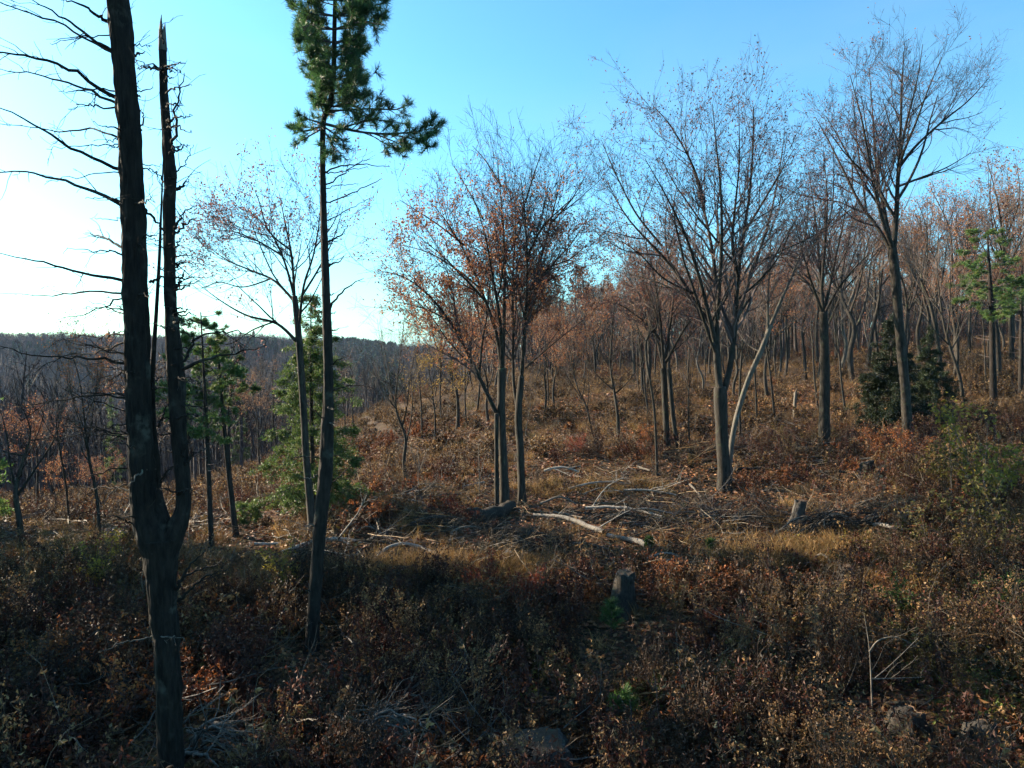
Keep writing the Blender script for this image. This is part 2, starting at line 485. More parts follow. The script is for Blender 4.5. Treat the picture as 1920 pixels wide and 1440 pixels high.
def px_path(pts, Y, base, dy=0., w0=10, w1=2):
    """photo-traced polyline at distance Y, bending dy metres in depth towards its end -> (k,4) relative to base"""
    k = len(pts); o = []
    for j, q in enumerate(pts):
        f = j / (k - 1)
        w = q[2] if len(q) > 2 else w0 + (w1 - w0) * f
        yy = Y + dy * f
        p = P(q[0], q[1], yy) - base
        o.append([*p, w * yy / F_PX * .5])
    return np.array(o)

VASE = [dict(per_m=1.7, t0=.18, ang=.62, sd=.18, lenf=.42, npts=8, up=.045, wig=.12, rf=.6, rmin=.007),
        dict(per_m=2.4, t0=.15, ang=.55, sd=.18, absl=1.2, lsd=.4, npts=6, up=.055, wig=.14, rf=.6, rmin=.0055),
        dict(per_m=3.1, t0=.15, ang=.6, sd=.2, absl=.6, lsd=.4, npts=4, up=.05, wig=.15, rf=.7, rmin=.0045),
        dict(per_m=3.6, t0=.2, ang=.65, sd=.25, absl=.3, lsd=.35, npts=3, up=.08, wig=.2, rf=.8, rmin=.004)]
VASE2 = [dict(d, per_m=d['per_m'] * f) for d, f in zip(VASE, (1.3, 1.15, 1.05, 1.))]
RUST = [(.25, .085, .04), (.31, .13, .06), (.19, .065, .04), (.36, .19, .11)]
PURP = [(.15, .06, .055), (.20, .09, .075), (.11, .045, .045), (.27, .15, .12)]
ORNG = [(.36, .13, .045), (.42, .19, .07), (.27, .095, .04), (.35, .21, .11)]
YELL = [(.45, .27, .04), (.38, .26, .06), (.30, .17, .05)]
TWIG = (.085, .063, .060)

def traced_tree(name, label, base_px, Y, trunk, limbs, seed, leaf=None, lv=VASE, extra=None, mat=None, col=TWIG, cat='tree', group=None, stems=()):
    """a tree whose trunk and limbs follow the photograph, grown into a full crown in depth"""
    rng = rs(seed); mat = mat or M_BARK
    base = P(base_px[0], base_px[1], Y)
    base[2] = float(hgt(base[0], base[1])) - .05
    root = thing(name, label, cat, base, group)
    tp = px_path(trunk, Y, base)
    tp[:, 3] *= .92
    tp[0, :3] = (tp[0, 0], 0, -.1)
    link('trunk', trunk_tube(tp, seed=seed).mesh('trunk', mat), root)
    for st in stems:
        sp_ = px_path(st, Y - .3, base); sp_[0, 2] = -.1
        link('stem', trunk_tube(sp_, 10, 30, 1.25, seed=seed + 5).mesh('stem', mat), root)
    arr = []
    for l in limbs:
        pts, w, dy = l
        q0 = np.asarray(pts, float); q0 = q0[0] + (q0 - q0[0]) * .9
        a = px_path([tuple(v) for v in q0], Y, base, dy, w * .8, max(1., w * .1))
        a[0, 1] = tp[-1, 1] if abs(dy) > 0 else a[0, 1]
        arr.append(a)
        m = MB(); S = spline(a, 22)
        S[:, :3] += (np.linspace(0, 1, 22) * (1 - np.linspace(0, 1, 22)))[:, None] * .0
        tubes(m, S[None, :, :3], S[None, :, 3], 8)
        link('limb', m.mesh('limb', mat), root)
    if extra:   # further limbs that leave the traced ones towards and away from the viewer
        pp = np.stack([spline(a, 12) for a in arr])
        e, er = spawn(pp[..., :3], pp[..., 3], rng, count=extra, t0=.1, t1=.5, ang=.55, sd=.12, lenf=.55, npts=9, up=.05, wig=.06, rf=.7, rmin=.012)
        m = MB(); tubes(m, e, er, 6)
        link('side_branches', m.mesh('side_branches', mat), root, 'stuff')
        arr += [np.concatenate([e[i], er[i][:, None]], 1) for i in range(len(e))]
    tw, lf = grow(arr, rng, lv, leaf, col)
    link('crown', tw.mesh('crown', M_TWIG, False), root, 'stuff')
    if leaf and lf.n: link('leaves', lf.mesh('leaves', M_LEAF, False), root, 'stuff')
    return root

# ------------------------------------------------------------------ the big hardwoods, traced
traced_tree('maple_tree', 'tall bare maple forking low into many ascending limbs, widest flared trunk mid-clearing', (1360, 916), 27,
  [(1360, 916, 27), (1357, 870, 25), (1353, 800, 25), (1351, 742, 26), (1350, 725, 22)],
  [([(1350, 740), (1343, 680), (1336, 610), (1300, 550), (1255, 480), (1205, 425), (1160, 375), (1125, 320)], 16, 1.5),
   ([(1340, 640), (1322, 560), (1300, 480), (1275, 410), (1235, 330), (1195, 260)], 11, -2.5),
   ([(1350, 735), (1345, 650), (1341, 560), (1338, 470), (1322, 380), (1300, 290), (1270, 200)], 15, 2),
   ([(1345, 600), (1350, 520), (1354, 430), (1352, 330), (1342, 230), (1335, 150)], 11, -2),
   ([(1353, 745), (1368, 695), (1380, 610), (1385, 520), (1395, 430), (1410, 330), (1418, 230), (1420, 140)], 16, 1),
   ([(1381, 600), (1400, 540), (1428, 460), (1452, 380), (1470, 290), (1482, 205)], 10, 3),
   ([(1385, 520), (1372, 450), (1378, 370), (1386, 280), (1385, 150)], 9, -3),
   ([(1393, 440), (1430, 380), (1465, 320), (1500, 260)], 7, -1.5),
   ([(1300, 550), (1240, 520), (1190, 470), (1150, 440)], 6, -2),
   ([(1330, 590), (1270, 545), (1200, 515), (1135, 500)], 6, 2.5),
   ([(1240, 460), (1185, 390), (1140, 300), (1115, 240)], 6, 1),
   ([(1386, 560), (1430, 520), (1470, 470), (1500, 400)], 7, -2),
   ([(1322, 380), (1295, 300), (1250, 220), (1215, 180)], 6, -1)], 11,
  leaf=dict(p=.38, size=.08, pal=PURP, spread=.1, keep=lambda q, r: r.uniform(0, 1, len(q)) < np.clip((q[:, 2] - 5) / 9, .12, 1)), extra=1)

traced_tree('oak_tree', 'tallest bare tree beside the dark spruce, long straight bole and fan-shaped crown', (1705, 834), 30,
  [(1705, 834, 20), (1697, 730, 18), (1687, 620, 17), (1679, 520, 18), (1673, 465, 17)],
  [([(1676, 480), (1645, 425), (1605, 370), (1570, 300), (1540, 240), (1512, 190)], 10, 2),
   ([(1674, 465), (1648, 390), (1628, 300), (1610, 200), (1585, 105)], 11, -2),
   ([(1673, 470), (1655, 380), (1640, 300), (1633, 200), (1625, 90)], 10, 2.5),
   ([(1675, 470), (1681, 400), (1684, 330), (1690, 230), (1692, 140), (1697, 55)], 14, 0),
   ([(1683, 345), (1692, 290), (1720, 220), (1748, 145), (1775, 80)], 8, -2.5),
   ([(1685, 315), (1722, 268), (1780, 215), (1830, 175), (1875, 125)], 8, 1.5),
   ([(1683, 350), (1735, 330), (1785, 310), (1835, 280)], 6, -2),
   ([(1688, 290), (1702, 220), (1722, 140), (1735, 60)], 7, 3),
   ([(1645, 425), (1600, 410), (1560, 375)], 5, -2)], 23,
  leaf=dict(p=.25, size=.08, pal=PURP, spread=.1, keep=lambda q, r: r.uniform(0, 1, len(q)) < np.where(q[:, 0] < -1.5, 1, .2)), extra=2)

traced_tree('oak_tree', 'oak with rusty leaves in its crown beside the big log, thin second stem leaning left', (947, 946), 25,
  [(947, 948, 19), (943, 850, 17), (940, 760, 17), (941, 690, 16)],
  [([(931, 775), (890, 690), (848, 605), (795, 535), (740, 492), (685, 478)], 11, -1),
   ([(941, 700), (930, 620), (905, 545), (870, 460), (830, 390), (790, 340)], 10, 2),
   ([(941, 690), (938, 600), (922, 500), (905, 410), (880, 330)], 10, -2),
   ([(942, 690), (946, 560), (946, 450), (940, 350), (932, 262)], 10, 1.5),
   ([(915, 570), (870, 520), (820, 470), (765, 425)], 7, -2),
   ([(890, 690), (840, 640), (780, 560), (720, 530)], 5, 1.5),
   ([(905, 545), (850, 500), (790, 465), (735, 450)], 5, 1.5), ([(870, 460), (820, 420), (775, 390), (735, 365)], 5, -1), ([(905, 410), (880, 360), (845, 300)], 5, 1.5), ([(848, 605), (800, 580), (750, 565), (705, 560)], 4, -1.5), ([(940, 350), (910, 300), (880, 265)], 4, 1)], 31,
  leaf=dict(p=.36, n=4, size=.085, pal=RUST + ORNG[:2] + PURP[:1], spread=.1, patch=.8, thr=-.08, keep=lambda q, r: r.uniform(0, 1, len(q)) < np.clip((12.3 - q[:, 2]) / 3., .03, 1) * np.clip((q[:, 0] + 4.8) / 1.4, .08, 1)), lv=VASE2, extra=1,
  stems=[[(932, 944, 9), (931, 860, 8), (931, 775, 9)]])

traced_tree('oak_tree', 'oak with rusty leaves and one long dark bare branch reaching right', (978, 946), 25.4,
  [(979, 946, 17), (976, 850, 15), (972, 780, 15), (978, 705, 12)],
  [([(977, 720), (985, 620), (1003, 540), (1040, 475), (1080, 430), (1112, 380)], 9, 1.5),
   ([(978, 700), (985, 600), (990, 480), (985, 380), (976, 285)], 10, -2),
   ([(985, 590), (1010, 500), (1032, 420), (1050, 345), (1065, 290)], 8, 2),
   ([(972, 775), (962, 710), (961, 610), (960, 500), (966, 400), (965, 310)], 9, 1),
   ([(985, 690), (1040, 642), (1106, 590)], 5, -1.5),
   ([(1005, 540), (1030, 500), (1075, 480), (1110, 450)], 5, -2),
   ([(1003, 540), (1050, 515), (1100, 500)], 5, 1.5), ([(990, 480), (1020, 420), (1060, 380), (1105, 340)], 6, -1.5), ([(1032, 420), (1075, 370), (1105, 320)], 5, 1.5), ([(985, 380), (1000, 330), (1022, 265)], 5, -1), ([(986, 600), (1030, 570), (1075, 555)], 4, 2)], 37,
  leaf=dict(p=.36, n=4, size=.085, pal=RUST + ORNG[:2] + PURP[:1], spread=.1, patch=.8, thr=-.08, keep=lambda q, r: r.uniform(0, 1, len(q)) < np.clip((12.3 - q[:, 2]) / 3., .03, 1)), lv=VASE2, extra=1)

traced_tree('oak_tree', 'oak with sparse purplish leaves standing just behind the tall pine', (588, 1003), 22,
  [(588, 1005, 17), (576, 880, 15), (566, 720, 14), (558, 610, 13), (552, 555, 11)],
  [([(556, 640), (515, 603), (455, 587), (405, 560), (350, 520)], 8, -1),
   ([(552, 565), (510, 522), (460, 500), (410, 478), (365, 445)], 7, 2),
   ([(552, 555), (530, 480), (500, 420), (455, 375)], 7, -1.5),
   ([(552, 555), (546, 470), (532, 400), (520, 340)], 7, 1.5),
   ([(560, 620), (570, 530), (590, 465), (602, 400), (606, 345)], 7, -2),
   ([(566, 555), (600, 500), (630, 440), (652, 370)], 6, 1),
   ([(515, 603), (470, 620), (420, 650), (380, 640)], 4, -1), ([(530, 480), (480, 450), (430, 430), (385, 425)], 5, 1.5), ([(590, 465), (625, 420), (645, 375)], 4, -1.5), ([(546, 470), (500, 430), (480, 370), (470, 345)], 5, -1.5), ([(510, 522), (450, 540), (400, 530), (360, 545)], 4, 1.5)], 41,
  leaf=dict(p=.26, n=3, size=.08, pal=PURP, spread=.09, patch=.8, thr=-.1), lv=VASE2, extra=1)

traced_tree('oak_tree', 'straight grey trunk with narrow bare crown between the maple and the tallest tree', (1545, 850), 31,
  [(1545, 852, 23), (1546, 760, 20), (1546, 680, 18), (1544, 585, 16)],
  [([(1544, 590), (1537, 500), (1528, 400), (1515, 300)], 10, 1.5),
   ([(1544, 590), (1518, 520), (1498, 450), (1478, 370)], 7, -2),
   ([(1546, 588), (1572, 540), (1610, 492), (1642, 462)], 7, -1),
   ([(1546, 585), (1565, 490), (1585, 400), (1600, 320)], 8, 2),
   ([(1541, 540), (1548, 430), (1552, 350), (1545, 265)], 8, -1.5)], 47,
  leaf=dict(p=.4, size=.085, pal=PURP, spread=.1), lv=VASE2, extra=1)

traced_tree('birch_tree', 'pale barked tree leaning right from the foot of the big maple', (1367, 880), 28.4,
  [(1367, 882, 11), (1374, 815, 10), (1398, 725, 10), (1428, 655, 10), (1445, 610, 10)],
  [([(1445, 610), (1468, 555), (1492, 500), (1515, 430), (1525, 350)], 9, .8),
   ([(1440, 620), (1440, 540), (1446, 470), (1442, 390)], 6, -1),
   ([(1425, 660), (1395, 640), (1370, 600)], 3, 1)], 53, leaf=None, mat=M_PALEBARK, lv=VASE2, extra=1)

traced_tree('maple_tree', 'twin-trunked grey tree with crowded fine branches and brownish leaves mid-clearing', (1252, 852), 33,
  [(1252, 855, 13), (1248, 780, 12), (1244, 690, 13)],
  [([(1245, 695), (1225, 610), (1195, 540), (1165, 495)], 8, 1.5),
   ([(1245, 690), (1238, 600), (1228, 520), (1215, 455)], 8, -1.5),
   ([(1246, 690), (1258, 600), (1268, 520), (1275, 450)], 8, 1),
   ([(1248, 680), (1275, 630), (1310, 570), (1335, 510)], 7, -1),
   ([(1240, 640), (1205, 600), (1165, 570), (1140, 560)], 5, -1)], 59,
  leaf=dict(p=.5, size=.09, pal=PURP + RUST, spread=.12), lv=VASE2, extra=1,
  stems=[[(1274, 904, 9), (1263, 790, 9), (1254, 690, 9)]])

# ------------------------------------------------------------------ needles
def needle_tufts(mb, pos, dirs, rng, n=22, L=.11, w=.0045, spread=.6, pal=((.05, .085, .03),), var=.35):
    k = len(pos)
    if k == 0: return
    p = np.repeat(pos, n, 0); d = nrm(np.repeat(dirs, n, 0) + spread * rng.randn(k * n, 3))
    s = nrm(np.cross(d, rng.randn(k * n, 3))) * w
    l = (L * rng.uniform(.7, 1.15, k * n))[:, None]
    p = p - np.repeat(dirs, n, 0) * rng.uniform(0, .5, (k * n, 1)) * L
    V = np.stack([p - s, p + s, p + d * l + s * .4, p + d * l - s * .4], 1)
    pal = np.asarray(pal, float)
    c = np.repeat(pal[rng.randint(0, len(pal), k)] * (1 + var * rng.uniform(-1, 1, (k, 1))), n, 0)
    b = (np.arange(k * n) * 4)[:, None]
    mb.add(V, q=b + [[0, 1, 2, 3]], col=np.repeat(c, 4, 0))
PINE = [(.045, .115, .04), (.06, .14, .04), (.035, .09, .045), (.09, .16, .045)]
GREEN = [(.07, .135, .035), (.10, .17, .04), (.05, .10, .035), (.135, .175, .05)]
HEML = [(.08, .14, .032), (.115, .175, .04), (.055, .105, .03), (.15, .185, .045)]

def pine_branch(path, rng, tuft=dict(), dens=5.5, sub=.42, flat=.5):
    """path (k,4); returns wood MB and needle MB of one live pine branch"""
    S = spline(path, 12); wood = MB(); nd = MB()
    tubes(wood, S[None, :, :3], S[None, :, 3], 6, TWIG)
    p1, r1 = spawn(S[None, :, :3], S[None, :, 3], rng, per_m=dens, t0=.18, ang=.8, sd=.2, lenf=sub, npts=6, up=.08, wig=.12, rf=.6, rmin=.005)
    tubes(wood, p1, r1, 3, TWIG)
    p2, r2 = spawn(p1, r1, rng, per_m=5., t0=.2, ang=.75, sd=.2, lenf=.5, npts=4, up=.12, wig=.14, rf=.7, rmin=.004)
    tubes(wood, p2, r2, 3, TWIG)
    pos = np.concatenate([S[None, -2:, :3].reshape(-1, 3), p1[:, 3:].reshape(-1, 3), p2[:, 2:].reshape(-1, 3)])
    d = np.concatenate([nrm(S[None, -2:, :3] - S[None, -3:-1, :3]).reshape(-1, 3), nrm(p1[:, 3:] - p1[:, 2:-1]).reshape(-1, 3), nrm(p2[:, 2:] - p2[:, 1:-1]).reshape(-1, 3)])
    d = nrm(d + [0, 0, .25])
    needle_tufts(nd, pos, d, rng, **tuft)
    return wood, nd

def dead_branch(root, pts, w, Y, base, dy=0., rng=None, mat=None, twigs=4.5, tl=.28, name='dead_branch', w1=None):
    a = px_path(pts, Y, base, dy, w, w1 if w1 else max(1.0, w * .2))
    S = spline(a, 16)
    S[1:-1, :3] += rng.randn(14, 3) * .012
    m = MB(); tubes(m, S[None, :, :3], S[None, :, 3], 6, cap=True)
    t1, r1 = spawn(S[None, :, :3], S[None, :, 3], rng, per_m=twigs, t0=.1, ang=.75, sd=.3, npts=5, up=.0, wig=.2, rf=.55, rmin=.0035, absl=tl, lsd=.5)
    tubes(m, t1, r1, 3)
    t2, r2 = spawn(t1, r1, rng, per_m=3.5, t0=.2, ang=.7, sd=.3, npts=3, up=.0, wig=.2, rf=.7, rmin=.0028, absl=tl * .45, lsd=.5)
    tubes(m, t2, r2, 3)
    return link(name, m.mesh(name, mat or M_DEADBARK), root)

# ------------------------------------------------------------------ the dead double-stemmed pine
def dead_pine():
    rng = rs(101); Y = 8.9
    b = P(322, 1446, Y); b[2] = float(hgt(b[0], b[1]))
    root = thing('dead_pine', 'huge dark dead pine forked into two stems, lichen-spotted, with bare side branches', 'tree', b)
    tr = px_path([(322, 1470, 54), (319, 1400, 52), (316, 1300, 52), (310, 1200, 54), (303, 1110, 60), (300, 1050, 70), (299, 1010, 84)], Y, b)
    tr[0, 2] = -.25; tr[:, 3] *= .84
    link('trunk', trunk_tube(tr, 72, 190, 1.05, .07, 3, .2, 11).mesh('trunk', M_DEADBARK), root)
    st = px_path([(303, 1060, 52), (286, 1005, 60), (272, 955, 50), (265, 850, 51), (261, 760, 50), (258, 660, 47), (254, 560, 47), (251, 440, 46), (247, 340, 45), (241, 220, 43), (231, 100, 43), (222, 0, 42), (213, -120, 36), (206, -260, 22)], Y, b, -.2)
    st[:, 3] *= .87
    link('stem', trunk_tube(st, 64, 420, 1., .075, 9, .2, 11).mesh('stem', M_DEADBARK), root)
    s2 = px_path([(306, 1060, 40), (326, 1005, 42), (341, 965, 32), (345, 930, 27), (341, 880, 29), (333, 790, 31), (328, 690, 32), (321, 590, 25), (317, 480, 22), (317, 400, 22), (320, 335, 23), (314, 267, 19), (307, 170, 16), (305, 80, 14)], Y, b, .25)
    s2[:, 3] *= .9
    o = link('broken_stem', trunk_tube(s2, 44, 320, 1., .10, 15, .18, 8).mesh('broken_stem', M_DEADBARK), root)
    o['label'] = 'thinner second stem snapped off at the top, bark worn to grey wood'
    # splinters at the break
    m = MB()
    e = s2[-1]
    for k in range(7):
        a = k * .9; q = e[:3] + np.array([math.cos(a), math.sin(a), 0]) * e[3] * .6
        h = rng.uniform(.1, .38)
        tubes(m, np.array([[q - [0, 0, .1], q + [0, 0, h * .5], q + [.01, 0, h]]]), np.array([[.03, .02, .004]]), 4)
    link('splinters', m.mesh('splinters', M_BAREWOOD), root, 'stuff')
    tw = px_path([(302, 1035, 50), (300, 990, 46), (297, 955, 30), (293, 915, 18), (292, 860, 15), (287, 800, 12), (286, 700, 9), (292, 600, 7), (298, 500, 6), (302, 400, 4), (306, 300, 2)], Y, b, .4)
    link('thin_stem', trunk_tube(tw, 10, 60, 1., .06, 21).mesh('thin_stem', M_DEADBARK), root)
    BR = [([(204, 42), (160, 15), (110, -5)], 7, -.6), ([(212, 97), (150, 55), (95, 20), (40, -10)], 6, -1), ([(212, 99), (140, 58), (60, 26), (0, 4), (-60, -20)], 5, .7),
          ([(216, 182), (150, 140), (80, 112), (10, 99), (-80, 90)], 8, -.5), ([(218, 193), (165, 168), (105, 148), (55, 138), (-10, 129)], 6, .8), ([(220, 205), (170, 196), (128, 204)], 4, -.6),
          ([(222, 258), (182, 242), (130, 247), (70, 240), (-10, 231)], 4.5, .9), ([(226, 318), (160, 290), (110, 262), (70, 237), (20, 212), (-60, 180)], 7, -.8),
          ([(232, 387), (180, 360), (130, 343), (75, 325), (30, 322), (-50, 328)], 8, .5), ([(235, 380), (200, 370), (160, 372)], 3, -.6), ([(238, 472), (195, 446), (160, 437)], 6, .7), ([(238, 475), (190, 470), (125, 465)], 4, -.7),
          ([(240, 531), (170, 515), (100, 499), (50, 484), (-30, 470)], 7, -.6), ([(241, 552), (190, 547), (130, 550), (75, 553), (-40, 550)], 5, .9), ([(241, 552), (180, 580), (105, 601)], 4, -.7),
          ([(243, 630), (215, 627), (180, 633), (118, 620)], 4.5, .6), ([(243, 686), (190, 673), (130, 672), (60, 666), (-10, 644)], 6.5, -.8), ([(243, 640), (180, 660), (120, 668), (60, 700)], 3.5, .8),
          ([(242, 745), (180, 742), (110, 752), (30, 762)], 4.5, .6), ([(243, 690), (205, 712), (175, 728)], 3.5, -.6), ([(240, 815), (160, 814), (85, 818)], 2.8, .5),
          ([(243, 876), (190, 885), (115, 915)], 3.2, -.8), ([(246, 905), (215, 920), (190, 950)], 3, -.9), ([(255, 985), (235, 975), (232, 970)], 5, -.3),
          ([(250, 106), (262, 100), (271, 96)], 5, 0), ([(262, 245), (268, 220), (266, 204)], 4, .2), ([(254, 184), (263, 180)], 4, 0),
          ([(272, 392), (292, 415), (315, 440), (335, 455)], 6, .2), ([(264, 315), (285, 320), (302, 345)], 3, .3), ([(280, 530), (310, 515), (345, 498)], 6, .3),
          ([(313, 175), (332, 164), (360, 161)], 4, -.3), ([(322, 270), (332, 240), (329, 205), (338, 165), (345, 136)], 6, .1), ([(322, 278), (342, 272)], 4, .1), ([(328, 325), (348, 303), (362, 271)], 3.2, .3),
          ([(330, 355), (343, 346), (355, 336)], 7, 0), ([(326, 430), (338, 405), (366, 384)], 6, .2), ([(326, 440), (345, 424), (368, 408)], 6, -.1), ([(328, 462), (345, 440)], 4, 0),
          ([(306, 82), (303, 58), (308, 43)], 3.2, 0), ([(312, 355), (300, 330), (288, 320)], 4, .3), ([(330, 500), (345, 492)], 7, .1), ([(330, 540), (348, 508)], 7, .2),
          ([(343, 692), (380, 675), (430, 662), (500, 648)], 7, -.5), ([(340, 690), (358, 650), (362, 635), (345, 622)], 6, .2), ([(360, 640), (400, 622), (450, 622), (500, 640)], 5, .3),
          ([(345, 855), (352, 830), (357, 808)], 6, 0), ([(348, 872), (365, 848), (388, 842)], 5, .2), ([(340, 760), (380, 765), (405, 775)], 4, .4),
          ([(332, 1105), (350, 1070), (386, 1030)], 8, -.2), ([(334, 1128), (380, 1085), (432, 1062)], 6, -.4), ([(333, 1090), (385, 1065), (450, 1045)], 5, .3),
          ([(300, 905), (318, 880), (330, 868)], 5, -.2), ([(296, 800), (310, 770), (318, 752)], 5, .2), ([(290, 730), (282, 715)], 6, 0)]
    for pts, w, dy in BR:
        dead_branch(root, pts, w, Y, b, dy, rng)
    for k in range(84):      # thin dead whorl branches and snapped stubs all the way up
        y0 = rng.uniform(-60, 985); left = rng.uniform() < .72
        if rng.uniform() < .55:
            x0 = np.interp(y0, [-60, 100, 340, 660, 985], [217, 231, 247, 258, 276]); L = rng.uniform(30, 190) * (1 if left else .35)
        else:
            x0 = np.interp(y0, [90, 340, 690, 985], [305, 320, 328, 338]); y0 = max(y0, 130); L = rng.uniform(12, 70); left = rng.uniform() < .4
        sg = -1 if left else 1; dr = rng.uniform(-.45, .25)
        pts = [(x0, y0), (x0 + sg * L * .45, y0 + dr * L * .35 - 3), (x0 + sg * L, y0 + dr * L * .8 + rng.uniform(-8, 8))]
        dead_branch(root, pts, rng.uniform(2.4, 4.6) if L > 40 else rng.uniform(2.5, 6), Y, b, rng.uniform(-1.1, 1.1), rng, None, 3.5, .22, w1=1.)
    for pts, w, dy in [([(284, 1196), (235, 1204), (184, 1222)], 3.2, -.4), ([(283, 1194), (312, 1192), (347, 1201)], 3.4, -.35), ([(290, 880), (262, 888), (238, 912)], 6, -.4)]:
        dead_branch(root, pts, w, Y, b, dy, rng, M_PALEBARK, 1.5, .2)
dead_pine()

# ------------------------------------------------------------------ the tall living pine
def tall_pine():
    rng = rs(211); Y = 13.8
    b = P(585, 1232, Y); b[2] = float(hgt(b[0], b[1])) - .03
    root = thing('white_pine', 'tall slender pine with a bare lower trunk and dark needled crown', 'tree', b)
    tp = px_path([(584, 1236, 25), (588, 1150, 24), (594, 1060, 23), (601, 980, 24), (610, 890, 26), (614, 800, 23), (616, 720, 18), (613, 600, 16), (609, 480, 14), (606, 370, 11), (605, 290, 10), (607, 225, 10), (618, 195, 9.5), (625, 150, 9), (627, 60, 8), (629, -60, 6.5), (630, -180, 4.5), (631, -300, 2)], Y, b)
    tp[0, 2] = -.1
    link('trunk', trunk_tube(tp, 32, 300, 1.35, .05, 7, .10, 8).mesh('trunk', M_PINEBARK), root)
    tf = dict(n=17, L=.135, w=.0042, spread=.7, pal=PINE)
    L = [([(608, 232), (680, 248), (750, 250), (818, 240)], 6, -.3), ([(720, 250), (770, 260), (808, 275)], 3, -.7), ([(622, 208), (690, 204), (745, 205), (765, 195)], 4, .5),
         ([(606, 236), (570, 246), (545, 240)], 5, .3), ([(606, 232), (575, 222), (558, 210)], 4, -.4), ([(606, 240), (580, 255), (555, 270)], 4, -.6), ([(608, 238), (640, 262), (650, 285)], 4, -.5),
         ([(607, 245), (622, 270), (625, 295)], 3, -.8), ([(640, 240), (700, 225), (760, 232)], 4, .6), ([(700, 250), (745, 268), (765, 280)], 3, .3), ([(610, 225), (600, 195), (585, 180)], 3, -.5)]
    for y0, xl, xr in ((190, 578, 690), (165, 576, 697), (140, 580, 692), (118, 574, 690), (95, 560, 695), (70, 545, 712), (45, 540, 722), (20, 538, 725), (-10, 545, 722), (-45, 540, 720), (-85, 550, 712), (-130, 560, 702), (-180, 575, 690), (-230, 595, 668)):
        xl += 8; xr -= 8
        for k in range(4):
            L.append(([(627, y0 + 10), ((627 + xl) / 2, y0 + rng.uniform(-4, 8)), (627 + (xl - 627) * rng.uniform(.5, 1.06), y0 + rng.uniform(-22, 10))], 3.5, [-.9, -.2, .3, .9][k] * rng.uniform(.4, 1.3)))
            L.append(([(627, y0 + 10), ((627 + xr) / 2, y0 + rng.uniform(-4, 8)), (627 + (xr - 627) * rng.uniform(.5, 1.06), y0 + rng.uniform(-22, 10))], 3.5, [.9, .2, -.3, -.9][k] * rng.uniform(.4, 1.3)))
    for k in range(26):
        y0 = rng.uniform(-200, 210); sg = rng.choice([-1, 1]); ln = rng.uniform(18, 48)
        L.append(([(627, y0 + 6), (627 + sg * ln * .5, y0), (627 + sg * ln, y0 - rng.uniform(0, 16))], 2.5, rng.uniform(-.6, .6)))
    for pts, w, dy in L:
        a = px_path(pts, Y, b, dy, w, 1.2)
        wood, nd = pine_branch(a, rng, tf, dens=9., sub=.42)
        br = link('branch', wood.mesh('branch', M_TWIG), root)
        link('needles', nd.mesh('needles', M_NEEDLE, False), br, 'stuff')
    D = [([(607, 322), (650, 310), (690, 308), (731, 312)], 3.5, .2), ([(607, 350), (640, 328), (665, 310), (690, 298)], 3, -.4), ([(606, 325), (650, 320), (690, 313)], 2.5, .6), ([(607, 353), (640, 347), (672, 344)], 2.2, .3),
         ([(608, 380), (655, 365), (700, 342), (716, 335)], 3, -.3), ([(608, 417), (640, 400), (690, 374)], 2.8, .3), ([(608, 455), (625, 450), (640, 438), (652, 425)], 5, -.2), ([(609, 462), (620, 455), (632, 452)], 4, .1),
         ([(613, 620), (620, 580), (638, 548), (660, 532), (682, 522)], 5.5, .2), ([(606, 372), (600, 330), (598, 305)], 2, .2), ([(611, 500), (635, 490), (645, 478)], 4, .1), ([(612, 555), (626, 551)], 4, 0), ([(612, 590), (630, 586)], 4, .1), ([(613, 625), (637, 615)], 4, -.1),
         ([(614, 735), (660, 722), (690, 725), (704, 731)], 3, -.3), ([(612, 690), (640, 672), (655, 668)], 2.6, -.4), ([(609, 790), (590, 770), (575, 765)], 3, -.3), ([(600, 1120), (622, 1150), (640, 1190)], 2.6, -.5), ([(598, 1165), (612, 1178), (613, 1200)], 3, -.4),
         ([(592, 1108), (572, 1107)], 3.4, -.2), ([(606, 860), (570, 855), (545, 862)], 2.6, -.4), ([(605, 915), (640, 890), (660, 870)], 3, .3)]
    for pts, w, dy in D:
        dead_branch(root, pts, w, Y, b, dy, rng, M_PINEBARK, 2.2, .16)
    for pts, w, dy in [([(607, 758), (618, 765), (628, 767)], 4, -.3), ([(612, 788), (622, 794), (630, 799)], 4, -.3), ([(597, 890), (575, 898), (560, 893)], 3, -.4), ([(595, 988), (583, 984), (572, 988)], 4, -.3)]:
        dead_branch(root, pts, w, Y, b, dy, rng, M_PALEBARK, 1., .1)
tall_pine()

